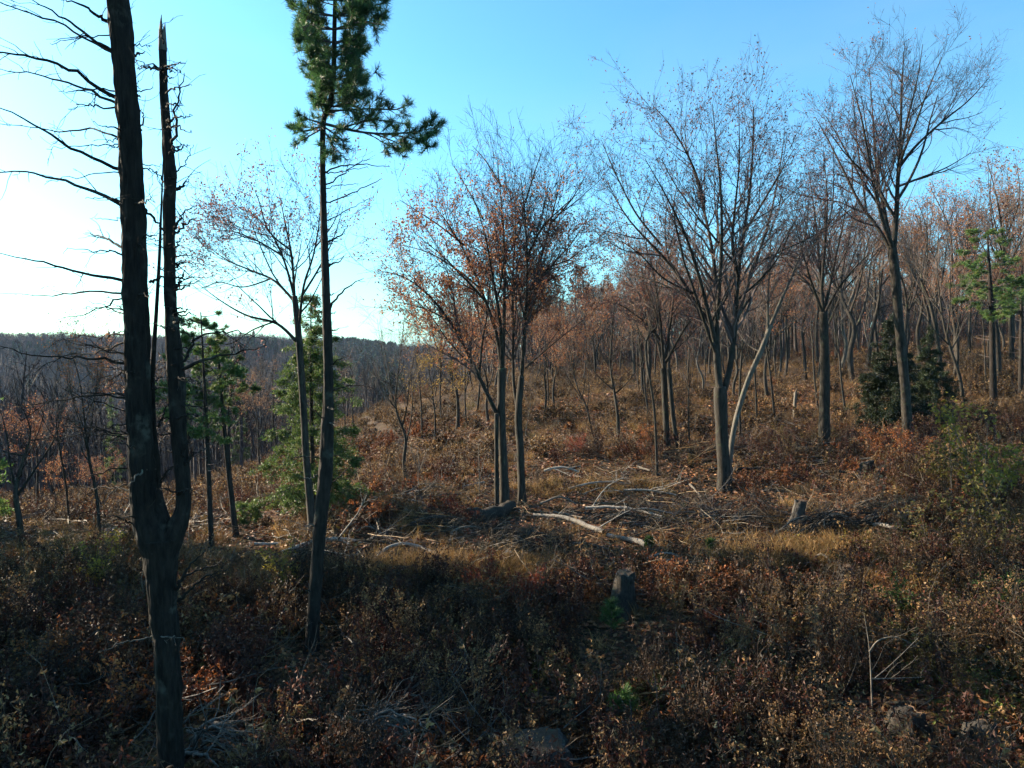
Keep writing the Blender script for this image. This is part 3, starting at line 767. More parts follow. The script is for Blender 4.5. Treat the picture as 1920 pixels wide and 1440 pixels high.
# ------------------------------------------------------------------ conifers with soft sprays
def conifer_meshes(H, r, prof, nb, seed, pal, size=.085, droop=-.03, t_lo=.06, dens=4.5, nper=9, gap=.25, wid=.3, rl=(.55, 1.12)):
    rng = rs(seed)
    tk = np.array([[0, 0, -.1, r], [rng.randn() * .05, rng.randn() * .05, H * .5, r * .62], [0, 0, H, .01]])
    trunk = trunk_tube(tk, 10, 30, 1.3, .05, seed)
    wood = MB(); nd = MB(); sp = []
    for k in range(nb):
        t = t_lo + (1 - t_lo) * (k + rng.uniform(0, .8)) / nb
        if rng.uniform() < gap * .5: continue
        L = prof(t) * rng.uniform(*rl); az = k * 2.4 + rng.uniform(-.5, .5)
        d = np.array([math.cos(az), math.sin(az), 0])
        f = np.linspace(0, 1, 7)[:, None]
        p = np.array([0, 0, t * H]) + d * f * L + np.array([0, 0, 1.]) * (f * L * .16 + droop * (f * L) ** 2 * 3.0)
        sp.append(p)
    sp = np.array(sp); rd = np.full(sp.shape[:2], .014) * np.linspace(1, .35, 7)
    tubes(wood, sp, rd, 4, TWIG)
    p1, r1 = spawn(sp, rd, rng, per_m=dens, t0=.12, ang=.85, sd=.2, lenf=.42, npts=5, up=-.03, wig=.1, rf=.7, rmin=.005)
    p1[:, 1:, 2] -= np.linspace(0, .12, 4)
    tubes(wood, p1, r1, 3, TWIG)
    p2, r2 = spawn(p1, r1, rng, per_m=6., t0=.1, ang=.8, sd=.2, lenf=.5, npts=4, up=-.04, wig=.12, rf=.7, rmin=.004)
    q = np.concatenate([p1[:, 1:].reshape(-1, 3), p2.reshape(-1, 3)])
    q = np.repeat(q, nper, 0) + rng.randn(len(q) * nper, 3) * [.07, .07, .03]
    leaves(nd, q, size, pal, rng, wid=wid, fold=.15, var=.35)
    return dict(H=H, parts=[('trunk', trunk.mesh('trunk', M_PINEBARK), None), ('crown', wood.mesh('crown', M_TWIG, False), 'stuff'), ('needles', nd.mesh('needles', M_NEEDLE, False), 'stuff')])

def pine_meshes(H, r, clear, nb, seed, pal, spread, top=1.):
    rng = rs(seed)
    tk = np.array([[0, 0, -.1, r], [rng.randn() * .12, rng.randn() * .12, H * .5, r * .7], [rng.randn() * .1, 0, H, .015]])
    trunk = trunk_tube(tk, 10, 30, 1.3, .05, seed)
    wood = MB(); nd = MB()
    for k in range(nb):
        t = clear + (1 - clear) * (k + rng.uniform(0, .9)) / nb
        s = (t - clear) / (1 - clear)
        L = spread * (1.05 - .75 * s) * rng.uniform(.5, 1.15) * (.55 + .45 * min(1, s * 4))
        az = k * 2.4 + rng.uniform(-.6, .6); d = np.array([math.cos(az), math.sin(az), 0])
        c = spline(tk, 30)[min(29, int(t * 29))][:3]
        path = np.array([[*c, .02], [*(c + d * L * .5 + [0, 0, L * .06]), .013], [*(c + d * L + [0, 0, L * .22]), .006]])
        w, n = pine_branch(path, rng, dict(n=14, L=.14, w=.009, spread=.8, pal=pal), dens=9., sub=.55)
        for a, b_ in ((w, wood), (n, nd)):
            if a.n: b_.add(np.concatenate(a.v), t=np.concatenate(a.t) if a.t else None, q=np.concatenate(a.q) if a.q else None, col=np.concatenate(a.c))
    for k in range(9):   # bare stubs below the crown
        t = rng.uniform(.25, clear); az = rng.uniform(0, 6.3); L = rng.uniform(.2, .8)
        c = np.array([0, 0, t * H]); d = np.array([math.cos(az), math.sin(az), .15])
        tubes(wood, np.array([[c, c + d * L * .5, c + d * L + [0, 0, .05]]]), np.array([[.014, .01, .006]]), 3, TWIG)
    return dict(H=H, parts=[('trunk', trunk.mesh('trunk', M_PINEBARK), None), ('crown', wood.mesh('crown', M_TWIG, False), 'stuff'), ('needles', nd.mesh('needles', M_NEEDLE, False), 'stuff')])

def hardwood_meshes(H, r, clear, nl, spread, seed, leaf=None, lv=None, fork=.0, bark=None, lean=.0, col=(.12, .092, .078)):
    """a free-standing bare or leafy tree of height H with its limbs starting above the clear bole"""
    rng = rs(seed); bark = bark or M_BARK
    w = lambda s: rng.randn() * s
    tk = np.array([[0, 0, -.1, r], [w(.08), w(.08), H * clear * .5, r * .86], [w(.12) + lean * .3, w(.12), H * clear, r * .72], [w(.2) + lean * .7, w(.2), H * (clear + .25 * (1 - clear)), r * .5], [w(.3) + lean, w(.3), H * (clear + .62 * (1 - clear)), r * .25], [w(.4) + lean, w(.4), H * .97, .012]])
    S = spline(tk, 40)
    trunk = trunk_tube(tk, 9, 34, 1.35, .05, seed)
    limbs = []
    for k in range(nl):
        t = clear + (.72 - clear) * (k / max(1, nl - 1)) ** 1.2 if nl > 1 else clear
        i = min(38, int(t * 39)); c = S[i]
        az = k * 2.4 + rng.uniform(-.5, .5); d = np.array([math.cos(az), math.sin(az), 0])
        hz = H * rng.uniform(.78, .98) - c[2] if k < nl * .6 else H * rng.uniform(.6, .9) - c[2]
        hz = max(hz, H * .1)
        sp = spread * rng.uniform(.55, 1.05) * (1 - .35 * k / nl)
        if rng.uniform() < .3: hz *= rng.uniform(.25, .6)
        limbs.append(np.array([[*c[:3], c[3] * .62], [*(c[:3] + d * sp * .35 + [0, 0, hz * .25]), c[3] * .45], [*(c[:3] + d * sp * .72 + [w(.15), w(.15), hz * .62]), c[3] * .26], [*(c[:3] + d * sp + [w(.2), w(.2), hz]), .009]]))
    limbs.append(S[24:])
    lv = lv or [dict(per_m=1.3, t0=.2, ang=.5, sd=.15, lenf=.46, npts=6, up=.08, wig=.11, rf=.6, rmin=.008),
                dict(per_m=2.2, t0=.15, ang=.6, sd=.2, absl=.95, lsd=.35, npts=4, up=.07, wig=.15, rf=.65, rmin=.0065),
                dict(per_m=2.6, t0=.15, ang=.68, sd=.22, absl=.45, lsd=.35, npts=3, up=.06, wig=.18, rf=.7, rmin=.0055)]
    tw, lf = grow(limbs, rng, lv, leaf, col)
    lm = MB()
    for a in limbs[:-1]:
        q = spline(a, 12); tubes(lm, q[None, :, :3], q[None, :, 3], 5)
    parts = [('trunk', trunk.mesh('trunk', bark), None), ('branches', lm.mesh('branches', bark), 'stuff'), ('crown', tw.mesh('crown', M_TWIG, False), 'stuff')]
    if leaf and lf.n: parts.append(('leaves', lf.mesh('leaves', M_LEAF, False), 'stuff'))
    return dict(H=H, parts=parts)

def plant(proto, name, label, base, height, cat='tree', group=None, top=None, rz=0., sxy=None):
    """stands a copy of a prototype at base, leaning so that its tip comes to top"""
    root = thing(name, label, cat, base, group)
    if top is not None:
        v = Vector(top) - Vector(base); height = v.length
        root.rotation_mode = 'QUATERNION'
        root.rotation_quaternion = Vector((0, 0, 1)).rotation_difference(v.normalized()) @ Vector((0, 0, 1)).rotation_difference(Vector((0, 0, 1)))
        from mathutils import Quaternion
        root.rotation_quaternion = root.rotation_quaternion @ Quaternion((0, 0, 1), rz)
    else: root.rotation_euler = (0, 0, rz)
    s = height / proto['H']
    root.scale = (s * (sxy or 1),) * 2 + (s,)
    for nm, me, kind in proto['parts']: link(nm, me, root, kind)
    return root
def at_ground(px, py, Y=None):
    if Y is None: return G(px, py)
    p = P(px, py, Y); p[2] = float(hgt(p[0], p[1])); return p

lf = lambda p, pal, **k: dict(p=p, size=.11, pal=pal, spread=.13, **k)
PR = {
 'bare1': hardwood_meshes(13, .15, .34, 8, 3.0, 301), 'bare2': hardwood_meshes(13, .13, .42, 7, 2.4, 302), 'bare3': hardwood_meshes(13, .14, .28, 9, 3.4, 303),
 'pole1': hardwood_meshes(12, .095, .55, 6, 1.7, 304), 'pole2': hardwood_meshes(12, .085, .6, 5, 1.4, 305), 'pole3': hardwood_meshes(12, .10, .5, 6, 1.9, 316, lf(.25, RUST)),
 'rust1': hardwood_meshes(12, .13, .36, 8, 3.0, 306, lf(.7, RUST + ORNG[:2] + [(.30, .19, .12)], n=2)), 'rust2': hardwood_meshes(11, .12, .3, 8, 3.2, 307, lf(.6, RUST + ORNG + [(.30, .19, .12)], n=2)),
 'orange': hardwood_meshes(9, .10, .32, 8, 2.6, 308, lf(1., ORNG, n=2)), 'purple': hardwood_meshes(13, .14, .36, 8, 3.0, 309, lf(.4, PURP)),
 'brown': hardwood_meshes(12, .13, .38, 8, 3.0, 318, lf(.7, [(.28, .165, .09), (.34, .22, .13), (.22, .12, .07), (.32, .15, .07)], n=2)),
 'yellow': hardwood_meshes(8, .07, .35, 7, 1.9, 310, lf(1., YELL, n=2)),
 'pale': hardwood_meshes(11, .11, .3, 6, 2.6, 311, bark=M_PALEBARK),
 'gnarl': hardwood_meshes(6, .16, .35, 6, 3.0, 312, lf(.08, RUST)),
 'pine1': pine_meshes(8, .085, .45, 22, 321, GREEN, 1.7), 'pine2': pine_meshes(9.5, .12, .5, 20, 322, GREEN, 1.8), 'pine3': pine_meshes(9, .11, .62, 16, 323, GREEN, 1.6),
 'hemlock': conifer_meshes(8.2, .10, lambda t: .3 + 2.3 * (1 - t) ** .75 * (1 if t < .42 or t > .5 else .6), 110, 331, HEML, dens=5.2, nper=8, size=.10, t_lo=.01, gap=.3, rl=(.45, 1.15)),
 'spruce': conifer_meshes(5.6, .11, lambda t: (.15 + 2.6 * (1 - t)) * (1 if int(t * 22) % 2 == 0 else .62), 84, 332, [(.022, .036, .012), (.032, .048, .016), (.015, .026, .011)], dens=6., nper=12, gap=0, size=.1, wid=.32, rl=(.7, 1.1)),
 'fir': conifer_meshes(7, .08, lambda t: .2 + 1.2 * (1 - t), 50, 333, HEML, nper=6, size=.12),
}

# ------------------------------------------------------------------ single trees one can tell apart
def T(proto, name, label, px, py, tpx, tpy, Y=None, rz=0., sxy=None, group=None):
    b = at_ground(px, py, Y)
    return plant(PR[proto], name, label, b, 1, top=P(tpx, tpy, b[1]), rz=rz, sxy=sxy, group=group)
b = at_ground(572, 1000, 24.5)
T('hemlock', 'hemlock_tree', 'feathery green hemlock directly behind the tall pine', 590, 985, 583, 548, 24.5, .6)
T('spruce', 'spruce_tree', 'broad dark evergreen behind the tallest tree', 1672, 800, 1672, 588, 33, .3, .95)
T('spruce', 'spruce_tree', 'smaller dark evergreen just right of the broad one', 1748, 795, 1742, 610, 35, 1.9, .85)
T('pine1', 'pine_tree', 'young pine with high green crown beside the dead pine', 397, 1055, 376, 585, 20.5, .4, 1.1)
T('pine3', 'pine_tree', 'young pine with flat green crown, second from the dead pine', 443, 1034, 405, 610, 21.5, 2.0, 1.2)
T('pine2', 'pine_tree', 'pine with bright green tufts at the right edge', 1862, 790, 1850, 425, 36, 1.1, 1.5)
T('pine3', 'pine_tree', 'pine partly cut off by the right frame edge', 1912, 800, 1915, 490, 38, 3.0, 1.5)
T('gnarl', 'gnarled_tree', 'short gnarled tree with spreading bare limbs at the left edge', 40, 1030, 30, 740, 21.5, .5, .8)
T('rust1', 'oak_tree', 'slender tree with a few reddish leaf clusters left of the dead pine', 187, 1035, 135, 590, 22, 2.2, .75)
T('pole1', 'bare_tree', 'thin leaning trunk behind the reddish-leaved slender tree', 130, 990, 95, 700, 30, 1.)
T('bare3', 'bare_tree', 'bare vase-shaped tree standing alone at the edge of the hollow', 763, 915, 742, 578, 29, .8, 1.05)
T('orange', 'oak_tree', 'oak thick with orange-brown leaves behind the rusty oak pair', 858, 830, 850, 580, 46, 0., 1.5)
T('rust2', 'oak_tree', 'oak with red-brown leaves filling the gap behind the twin oaks', 895, 800, 905, 570, 52, 1., 1.0)
T('yellow', 'sapling', 'small tree with yellow leaves below the orange oak', 815, 800, 812, 650, 44, 0., 1.3)
T('orange', 'oak_tree', 'second orange-leaved oak close behind the twin oaks', 915, 815, 910, 600, 47, 1.4, 1.4)
T('orange', 'oak_tree', 'orange-red oak right of the twin oaks', 1040, 800, 1035, 600, 47, 2.4, 1.3)
T('pole1', 'bare_tree', 'thin dark trunk in the row below the orange oak, left one', 791, 832, 780, 600, 45, .3)
T('pole2', 'bare_tree', 'thin dark leaning trunk below the yellow-leaved tree', 815, 792, 795, 610, 55, 1.3)
T('pole3', 'bare_tree', 'thin trunk between the yellow sapling and the orange oak', 828, 812, 822, 600, 49, 2.3)
T('pole1', 'bare_tree', 'thin trunk just right of the orange oak', 874, 822, 872, 590, 48, 3.3)
T('purple', 'bare_tree', 'purple-brown crown above the vase-shaped tree on the ridge', 850, 775, 840, 530, 66, 1.1)
T('pole2', 'bare_tree', 'slim trunk on the slope left of the hollow', 648, 818, 640, 650, 58, .2)
T('pole1', 'bare_tree', 'slim trunk near the hemlock on the far slope', 662, 822, 655, 640, 56, 1.2)
T('rust2', 'oak_tree', 'slanting tree with orange leaf clusters along its trunk', 1117, 862, 1050, 575, 34, .7, .7)
T('bare1', 'bare_tree', 'dark forked tree with crooked limbs between the rusty oaks and twin-trunked tree', 1159, 853, 1138, 545, 35, .1, 1.1)
T('rust1', 'oak_tree', 'reddish oak crown right behind the rusty oak pair', 1020, 808, 1025, 555, 44, 2., .95)
T('pole1', 'bare_tree', 'straight thin dark trunk right of the rusty oaks', 1028, 790, 1022, 590, 48, .9)
T('pale', 'birch_tree', 'spindly pale sapling right of the rusty oaks', 984, 835, 1002, 690, 37, 0., .6)
T('pole2', 'bare_tree', 'tall thin trunk in front of the twin-trunked tree', 1232, 902, 1212, 480, 28.5, .4, .9)
T('pole3', 'bare_tree', 'thin pole right of the twin-trunked tree', 1293, 845, 1290, 630, 33.5, 1.4)
T('brown', 'bare_tree', 'clump of thin trunks leaning left behind the twin-trunked tree', 1218, 808, 1190, 560, 41, .9, .9)
T('pole1', 'bare_tree', 'dark short trunk standing in pale grass mid-slope', 1197, 766, 1193, 580, 52, 2.2)
T('pole2', 'bare_tree', 'twin poles in the open left of the big maple', 1322, 736, 1320, 560, 60, 1.)
T('pole1', 'bare_tree', 'grey trunk half hidden behind the leaning pale tree', 1388, 842, 1392, 520, 35, 3.)
T('pole3', 'bare_tree', 'pale thin trunk right of the leaning pale tree', 1419, 832, 1412, 540, 37, .4)
T('pole1', 'bare_tree', 'dark trunk slanting left, first right of the leaning pale tree', 1452, 808, 1425, 500, 39, 1.3)
T('pole2', 'bare_tree', 'thin dark trunk slanting left behind the first slanting one', 1455, 745, 1440, 520, 58, 2.4)
T('purple', 'bare_tree', 'tree with pinkish leaf haze left of the straight grey trunk', 1510, 738, 1500, 440, 57, .6, 1.1)
T('pole3', 'bare_tree', 'dark slanting trunk directly left of the straight grey trunk', 1533, 795, 1512, 520, 41, 2.1)
T('bare2', 'bare_tree', 'slanting trunk between the straight grey trunk and the dark evergreen', 1586, 822, 1555, 500, 37, 1.7, .8)
T('pole1', 'bare_tree', 'thin trunk in front of the far woods left of the dark evergreen', 1588, 706, 1580, 520, 66, .1)
T('pale', 'birch_tree', 'pale forked tree in the far woods above the dark evergreen', 1632, 680, 1610, 480, 70, .5)
T('bare1', 'bare_tree', 'sunlit grey leaning tree right of the dark evergreen', 1806, 792, 1745, 400, 35.5, .5, .8)
T('pole2', 'bare_tree', 'thin trunk left of the green-tufted pine', 1847, 752, 1840, 480, 45, 1.)
T('purple', 'oak_tree', 'oak with pink and rust leaves in the upper right corner woods', 1872, 740, 1865, 280, 46, .7, 1.1)
T('rust1', 'oak_tree', 'rust-leaved oak behind the sunlit leaning tree', 1790, 740, 1780, 340, 48, 1.7, 1.1)
T('brown', 'oak_tree', 'brown-leaved oak at the right edge behind the pines', 1930, 740, 1935, 380, 50, 2.7, 1.1)
T('purple', 'oak_tree', 'purplish-leaved oak rising left of the big maple', 1205, 760, 1200, 440, 50, 1.2, 1.1)
T('rust2', 'oak_tree', 'rusty crown low behind the twin-trunked tree', 1290, 745, 1290, 500, 58, .2, 1.)
T('rust1', 'oak_tree', 'rusty crown between the maple and the straight grey trunk', 1460, 730, 1470, 470, 60, 1.2, 1.)
T('fir', 'fir_tree', 'bluish green fir in the hazy valley behind the young pines', 452, 800, 452, 735, 90, 0.)
T('fir', 'fir_tree', 'green fir in the valley left of the dead pine', 208, 800, 208, 735, 85, 1.)
T('rust1', 'oak_tree', 'orange-leaved small tree low in the valley at the left edge', 70, 905, 66, 745, 42, .4, 1.2)
T('orange', 'oak_tree', 'small orange-leaved tree right of the gnarled tree', 105, 960, 100, 850, 34, 1.9)
T('rust2', 'oak_tree', 'dark red-leaved small tree behind the slender left tree', 190, 985, 180, 850, 30, 1.2)
T('brown', 'bare_tree', 'grey-brown tree in the valley behind the two young pines', 490, 900, 480, 690, 52, .3)
T('bare1', 'bare_tree', 'bare tree in the valley between the young pines and the hemlock', 515, 880, 520, 640, 58, 2.3)

# ------------------------------------------------------------------ the woods on the slope behind
ORD = ['leftmost', 'second from left', 'third from left', 'fourth from left', 'fifth from left', 'sixth from left', 'seventh from left', 'eighth from left', 'ninth from left', 'tenth from left', 'eleventh from left', 'twelfth from left', 'thirteenth from left', 'fourteenth from left', 'fifteenth from left']
def name_in_order(items):
    """items (text, photo x, object): things with the same text are told apart by their order from the left"""
    by = {}
    for t, px, o in items: by.setdefault(t, []).append((px, o))
    for t, l in by.items():
        l.sort(key=lambda q: q[0])
        for j, (px, o) in enumerate(l):
            o['label'] = t if len(l) == 1 else t + ', ' + (('left one' if j == 0 else 'right one') if len(l) == 2 else 'rightmost' if j == len(l) - 1 else ORD[min(j, 14)])
def back_woods():
    rng = rs(77); placed = []; made = []
    kinds = ['bare1', 'bare2', 'bare3', 'pole1', 'pole3', 'rust1', 'rust2', 'purple', 'brown', 'brown', 'orange', 'brown', 'rust1', 'rust2', 'pale']
    lab = {'bare': ('bare_tree', 'bare grey tree in the dense woods on the far slope'), 'pole': ('bare_tree', 'thin straight trunk in the dense woods on the far slope'),
           'rust': ('oak_tree', 'rust-leaved tree in the dense woods on the far slope'), 'purp': ('oak_tree', 'purplish-leaved tree in the dense woods on the far slope'),
           'oran': ('oak_tree', 'orange-leaved tree in the far woods'), 'brow': ('oak_tree', 'dull brown-leaved tree in the dense woods on the far slope'), 'pale': ('birch_tree', 'pale-barked tree in the dense woods on the far slope')}
    n = 0; tries = 0
    while n < 145 and tries < 9000:
        tries += 1
        Y = rng.uniform(44, 125); px = rng.uniform(800, 2000)
        x = (px - 960) / F_PX * Y
        if px < 1050 and Y < 62: continue
        if px < 950 and Y > 100: continue
        if 1050 < px < 1350 and Y < 60 and rng.uniform() < .7: continue
        if any((x - a) ** 2 + (Y - c) ** 2 < 5.5 for a, c in placed): continue
        placed.append((x, Y)); n += 1
        k = kinds[rng.randint(len(kinds))]; nm, lb = lab[k[:4]]
        h = rng.uniform(7, 14) * (1.15 if px > 1400 else 1)
        if px < 1100: h *= .72
        made.append((k[:4], px, Y, plant(PR[k], nm, lb, (x, Y, float(hgt(x, Y)) - .05), h, group='trees of the far woods, ' + nm + ' ' + k[:4], rz=rng.uniform(0, 6.3), sxy=rng.uniform(.9, 1.35), top=(x + rng.randn() * .9, Y + rng.randn() * .6, float(hgt(x, Y)) + h))))
    LM = [(950, 'behind the orange oak'), (1100, 'behind the rusty oak pair'), (1230, 'behind the dark forked tree'), (1340, 'behind the twin-trunked tree'), (1460, 'behind the big maple'), (1560, 'behind the straight grey trunk'), (1720, 'above the dark evergreen'), (1830, 'behind the sunlit leaning tree'), (9999, 'behind the green-tufted pine')]
    WD = {'bare': 'bare grey tree', 'pole': 'thin straight trunk', 'rust': 'rust-leaved tree', 'purp': 'purplish-leaved tree', 'brow': 'dull brown-leaved tree', 'oran': 'orange-leaved tree', 'pale': 'pale-barked tree'}
    name_in_order([(WD[k] + ' ' + ('at the woods edge' if Y < 66 else 'midway into the woods' if Y < 95 else 'deep in the woods') + ' ' + next(t for e, t in LM if px < e), px, o) for k, px, Y, o in made])
back_woods()

def shade_grove():  # unseen evergreens added left of the view only to shade the near weeds
    rng = rs(88); placed = []; t = 0
    while len(placed) < 16 and t < 4000:
        t += 1
        x, y = rng.uniform(-36, -15), rng.uniform(4, 27)
        if x > -.72 * y - 4.2 or .44 * x + .9 * y > 14.4 or .44 * x + .9 * y < -3: continue
        if any((x - a) ** 2 + (y - c) ** 2 < 9 for a, c in placed): continue
        placed.append((x, y))
        k = ['pine3', 'hemlock', 'pine2'][len(placed) % 3]
        plant(PR[k], 'shade_evergreen', 'unseen evergreen added off the left edge to shade the foreground weeds', (x, y, float(hgt(x, y)) - .05), rng.uniform(12, 16.5), group='unseen evergreens added for shade', rz=rng.uniform(0, 6.3), sxy=.85)
shade_grove()

# ------------------------------------------------------------------ scattering of uncountable cover
def scatter(name, label, coll, pos, rot, scl, idx, tint):
    me = bpy.data.meshes.new(name)
    n = len(pos)
    me.vertices.add(n); me.vertices.foreach_set('co', np.asarray(pos, np.float32).ravel())
    for nm, ty, ch, arr in (('rot', 'FLOAT_VECTOR', 'vector', rot), ('scl', 'FLOAT', 'value', scl), ('tint', 'FLOAT', 'value', tint), ('idx', 'INT', 'value', idx)):
        a = me.attributes.new(nm, ty, 'POINT'); a.data.foreach_set(ch, np.asarray(arr, np.int32 if ty == 'INT' else np.float32).ravel())
    o = link(name, me); tag(o, label, None, None, 'stuff')
    g = bpy.data.node_groups.new(name, 'GeometryNodeTree')
    g.interface.new_socket('Geometry', in_out='INPUT', socket_type='NodeSocketGeometry'); g.interface.new_socket('Geometry', in_out='OUTPUT', socket_type='NodeSocketGeometry')
    gi = g.nodes.new('NodeGroupInput'); go = g.nodes.new('NodeGroupOutput')
    ip = g.nodes.new('GeometryNodeInstanceOnPoints'); ci = g.nodes.new('GeometryNodeCollectionInfo')
    ci.inputs['Collection'].default_value = coll; ci.inputs['Separate Children'].default_value = True; ci.inputs['Reset Children'].default_value = True
    def at(n_, t):
        x = g.nodes.new('GeometryNodeInputNamedAttribute'); x.data_type = t; x.inputs['Name'].default_value = n_; return x.outputs['Attribute']
    g.links.new(gi.outputs[0], ip.inputs['Points']); g.links.new(ci.outputs[0], ip.inputs['Instance']); ip.inputs['Pick Instance'].default_value = True
    g.links.new(at('idx', 'INT'), ip.inputs['Instance Index']); g.links.new(at('rot', 'FLOAT_VECTOR'), ip.inputs['Rotation']); g.links.new(at('scl', 'FLOAT'), ip.inputs['Scale'])
    g.links.new(ip.outputs[0], go.inputs[0])
    o.modifiers.new('scatter', 'NODES').node_group = g
    return o
def clump_coll(name, meshes):
    c = bpy.data.collections.new(name)
    for k, me in enumerate(meshes): c.objects.link(bpy.data.objects.new('%s_%02d' % (name, k), me))
    return c

def stalks(rng, n, spread, h, hs, lean, m=5, droop=0.):
    """n upright wandering stems -> pts (n,m,3)"""
    b = np.stack([rng.randn(n) * spread, rng.randn(n) * spread, np.full(n, -.03)], -1)
    d = nrm(np.stack([rng.randn(n) * lean, rng.randn(n) * lean, np.ones(n)], -1))
    L = h * (1 + hs * rng.randn(n)).clip(.35, 1.7)
    out = [b]
    for j in range(1, m):
        d = nrm(d + rng.randn(n, 3) * .06 + np.array([0, 0, -droop * j]))
        out.append(out[-1] + d * (L / (m - 1))[:, None])
    return np.stack(out, 1)
def along(pts, rng, k, t0=.15, t1=1.):
    n, m, _ = pts.shape
    i = np.repeat(np.arange(n), k); f = (t0 + (t1 - t0) * rng.uniform(0, 1, n * k)) * (m - 1)
    j = np.clip(f.astype(int), 0, m - 2); f = (f - j)[:, None]
    return pts[i, j] * (1 - f) + pts[i, j + 1] * f
C = dict(dark=[(.055, .036, .026), (.075, .05, .034), (.04, .027, .022)], maroon=[(.062, .022, .02), (.085, .035, .026), (.045, .02, .02)], tan=[(.20, .135, .08), (.26, .19, .12), (.15, .095, .055)],
         rust=[(.15, .055, .025), (.20, .085, .035), (.11, .04, .022)], olive=[(.10, .09, .028), (.13, .115, .035), (.08, .06, .025)], green=[(.05, .085, .02), (.075, .115, .025), (.04, .065, .02)],
         straw=[(.30, .21, .11), (.36, .27, .15), (.23, .15, .08)], litter=[(.13, .065, .036), (.18, .095, .055), (.08, .042, .026), (.25, .15, .09), (.13, .05, .03)], bright=[(.27, .115, .05), (.21, .085, .04), (.32, .19, .11), (.15, .065, .035)],
         grey=[(.13, .115, .11), (.09, .08, .078), (.20, .18, .17)], fluff=[(.42, .37, .30), (.34, .29, .23)])
C = {k: [(r * 1.12, g * .93, b * .6) for r, g, b in v] for k, v in C.items()}
def weed(seed, pal, stem, h=.85, n=9, lk=10, ls=.095, top=None):
    rng = rs(seed); mb = MB(); s = stalks(rng, n, .14, h, .25, .16)
    tubes(mb, s, np.full(s.shape[:2], .0045) * np.linspace(1, .5, 5), 3, np.asarray(stem) * (1 + .3 * rng.uniform(-1, 1, (n, 1))))
    p2, r2 = spawn(s, np.full(s.shape[:2], .004), rng, per_m=5, t0=.4, ang=.6, npts=3, up=.1, rmin=.003, absl=.16); tubes(mb, p2, r2, 3, stem)
    leaves(mb, along(s, rng, lk), ls, pal, rng, up=(0, 0, -.7), wid=.38, fold=.4, var=.4)
    if len(p2): leaves(mb, p2[:, 1:].reshape(-1, 3), ls * .8, pal, rng, up=(0, 0, -.5), wid=.4, fold=.4, var=.4)
    if top is not None:
        q = np.repeat(s[:, -1], 10, 0) + rng.randn(n * 10, 3) * [.03, .03, .06]; leaves(mb, q, .035, top, rng, wid=.7)
    return mb.mesh('weed', M_PLANT, False)
def bramble(seed, pal, cane, n=6, L=1.0, k=11, ls=.10):
    rng = rs(seed); mb = MB(); s = stalks(rng, n, .12, L, .3, .55, 7, .10)
    tubes(mb, s, np.full(s.shape[:2], .005) * np.linspace(1, .4, 7), 3, cane)
    p2, r2 = spawn(s, np.full(s.shape[:2], .004), rng, per_m=4, t0=.2, ang=.8, npts=4, up=-.05, rmin=.003, absl=.22); tubes(mb, p2, r2, 3, cane)
    leaves(mb, along(s, rng, k, .2), ls, pal, rng, up=(0, 0, -.3), wid=.6, var=.4)
    if len(p2): leaves(mb, along(p2, rng, 4), ls * .9, pal, rng, up=(0, 0, -.3), wid=.6, var=.4)
    return mb.mesh('bramble', M_PLANT, False)
def grass(seed, pal, n=70, h=.42):
    rng = rs(seed); s = stalks(rng, n, .13, h, .3, .4, 4, .16); mb = MB()
    w = nrm(np.stack([rng.randn(n), rng.randn(n), np.zeros(n)], -1))[:, None] * (np.array([.005, .0045, .0035, .001])[None, :, None])
    V = np.stack([s - w, s + w], 2).reshape(-1, 3); b = (np.arange(n) * 8)[:, None, None] + (np.arange(3) * 2)[None, :, None]
    Q = (b + np.array([0, 1, 3, 2])).reshape(-1, 4); pl = np.asarray(pal)
    mb.add(V, q=Q, col=np.repeat(pl[rng.randint(0, len(pl), n)] * (1 + .3 * rng.uniform(-1, 1, (n, 1))), 8, 0))
    return mb.mesh('grass_tuft', M_PLANT, False)
def shrublet(seed, pal, stem, h=.5, n=10, k=10, ls=.085):
    rng = rs(seed); mb = MB(); s = stalks(rng, n, .10, h, .3, .4)
    tubes(mb, s, np.full(s.shape[:2], .004) * np.linspace(1, .5, 5), 3, stem)
    p2, r2 = spawn(s, np.full(s.shape[:2], .0035), rng, per_m=9, t0=.3, ang=.7, npts=3, up=.05, rmin=.0028, absl=.14); tubes(mb, p2, r2, 3, stem)
    leaves(mb, along(s, rng, k, .3), ls, pal, rng, wid=.55, var=.4)
    if len(p2): leaves(mb, along(p2, rng, 3), ls, pal, rng, wid=.55, var=.4)
    return mb.mesh('shrublet', M_PLANT, False)
def litter(seed, pal, n=90, rad=.55, ls=.10):
    rng = rs(seed); mb = MB(); a = rng.uniform(0, 6.283, n); r = rad * np.sqrt(rng.uniform(0, 1, n))
    p = np.stack([r * np.cos(a), r * np.sin(a), rng.uniform(.0, .09, n)], -1)
    d = rng.randn(n, 3) * [1, 1, .35]
    leaves(mb, p, ls, pal, rng, up=None, wid=.6, fold=.3, var=.4)
    V = mb.v[0].reshape(n, 4, 3); V[:, :, 2] = p[:, None, 2] + (V[:, :, 2] - p[:, None, 2]) * .45 + .015
    mb.v[0] = V.reshape(-1, 3)
    return mb.mesh('leaf_litter', M_PLANT, False)
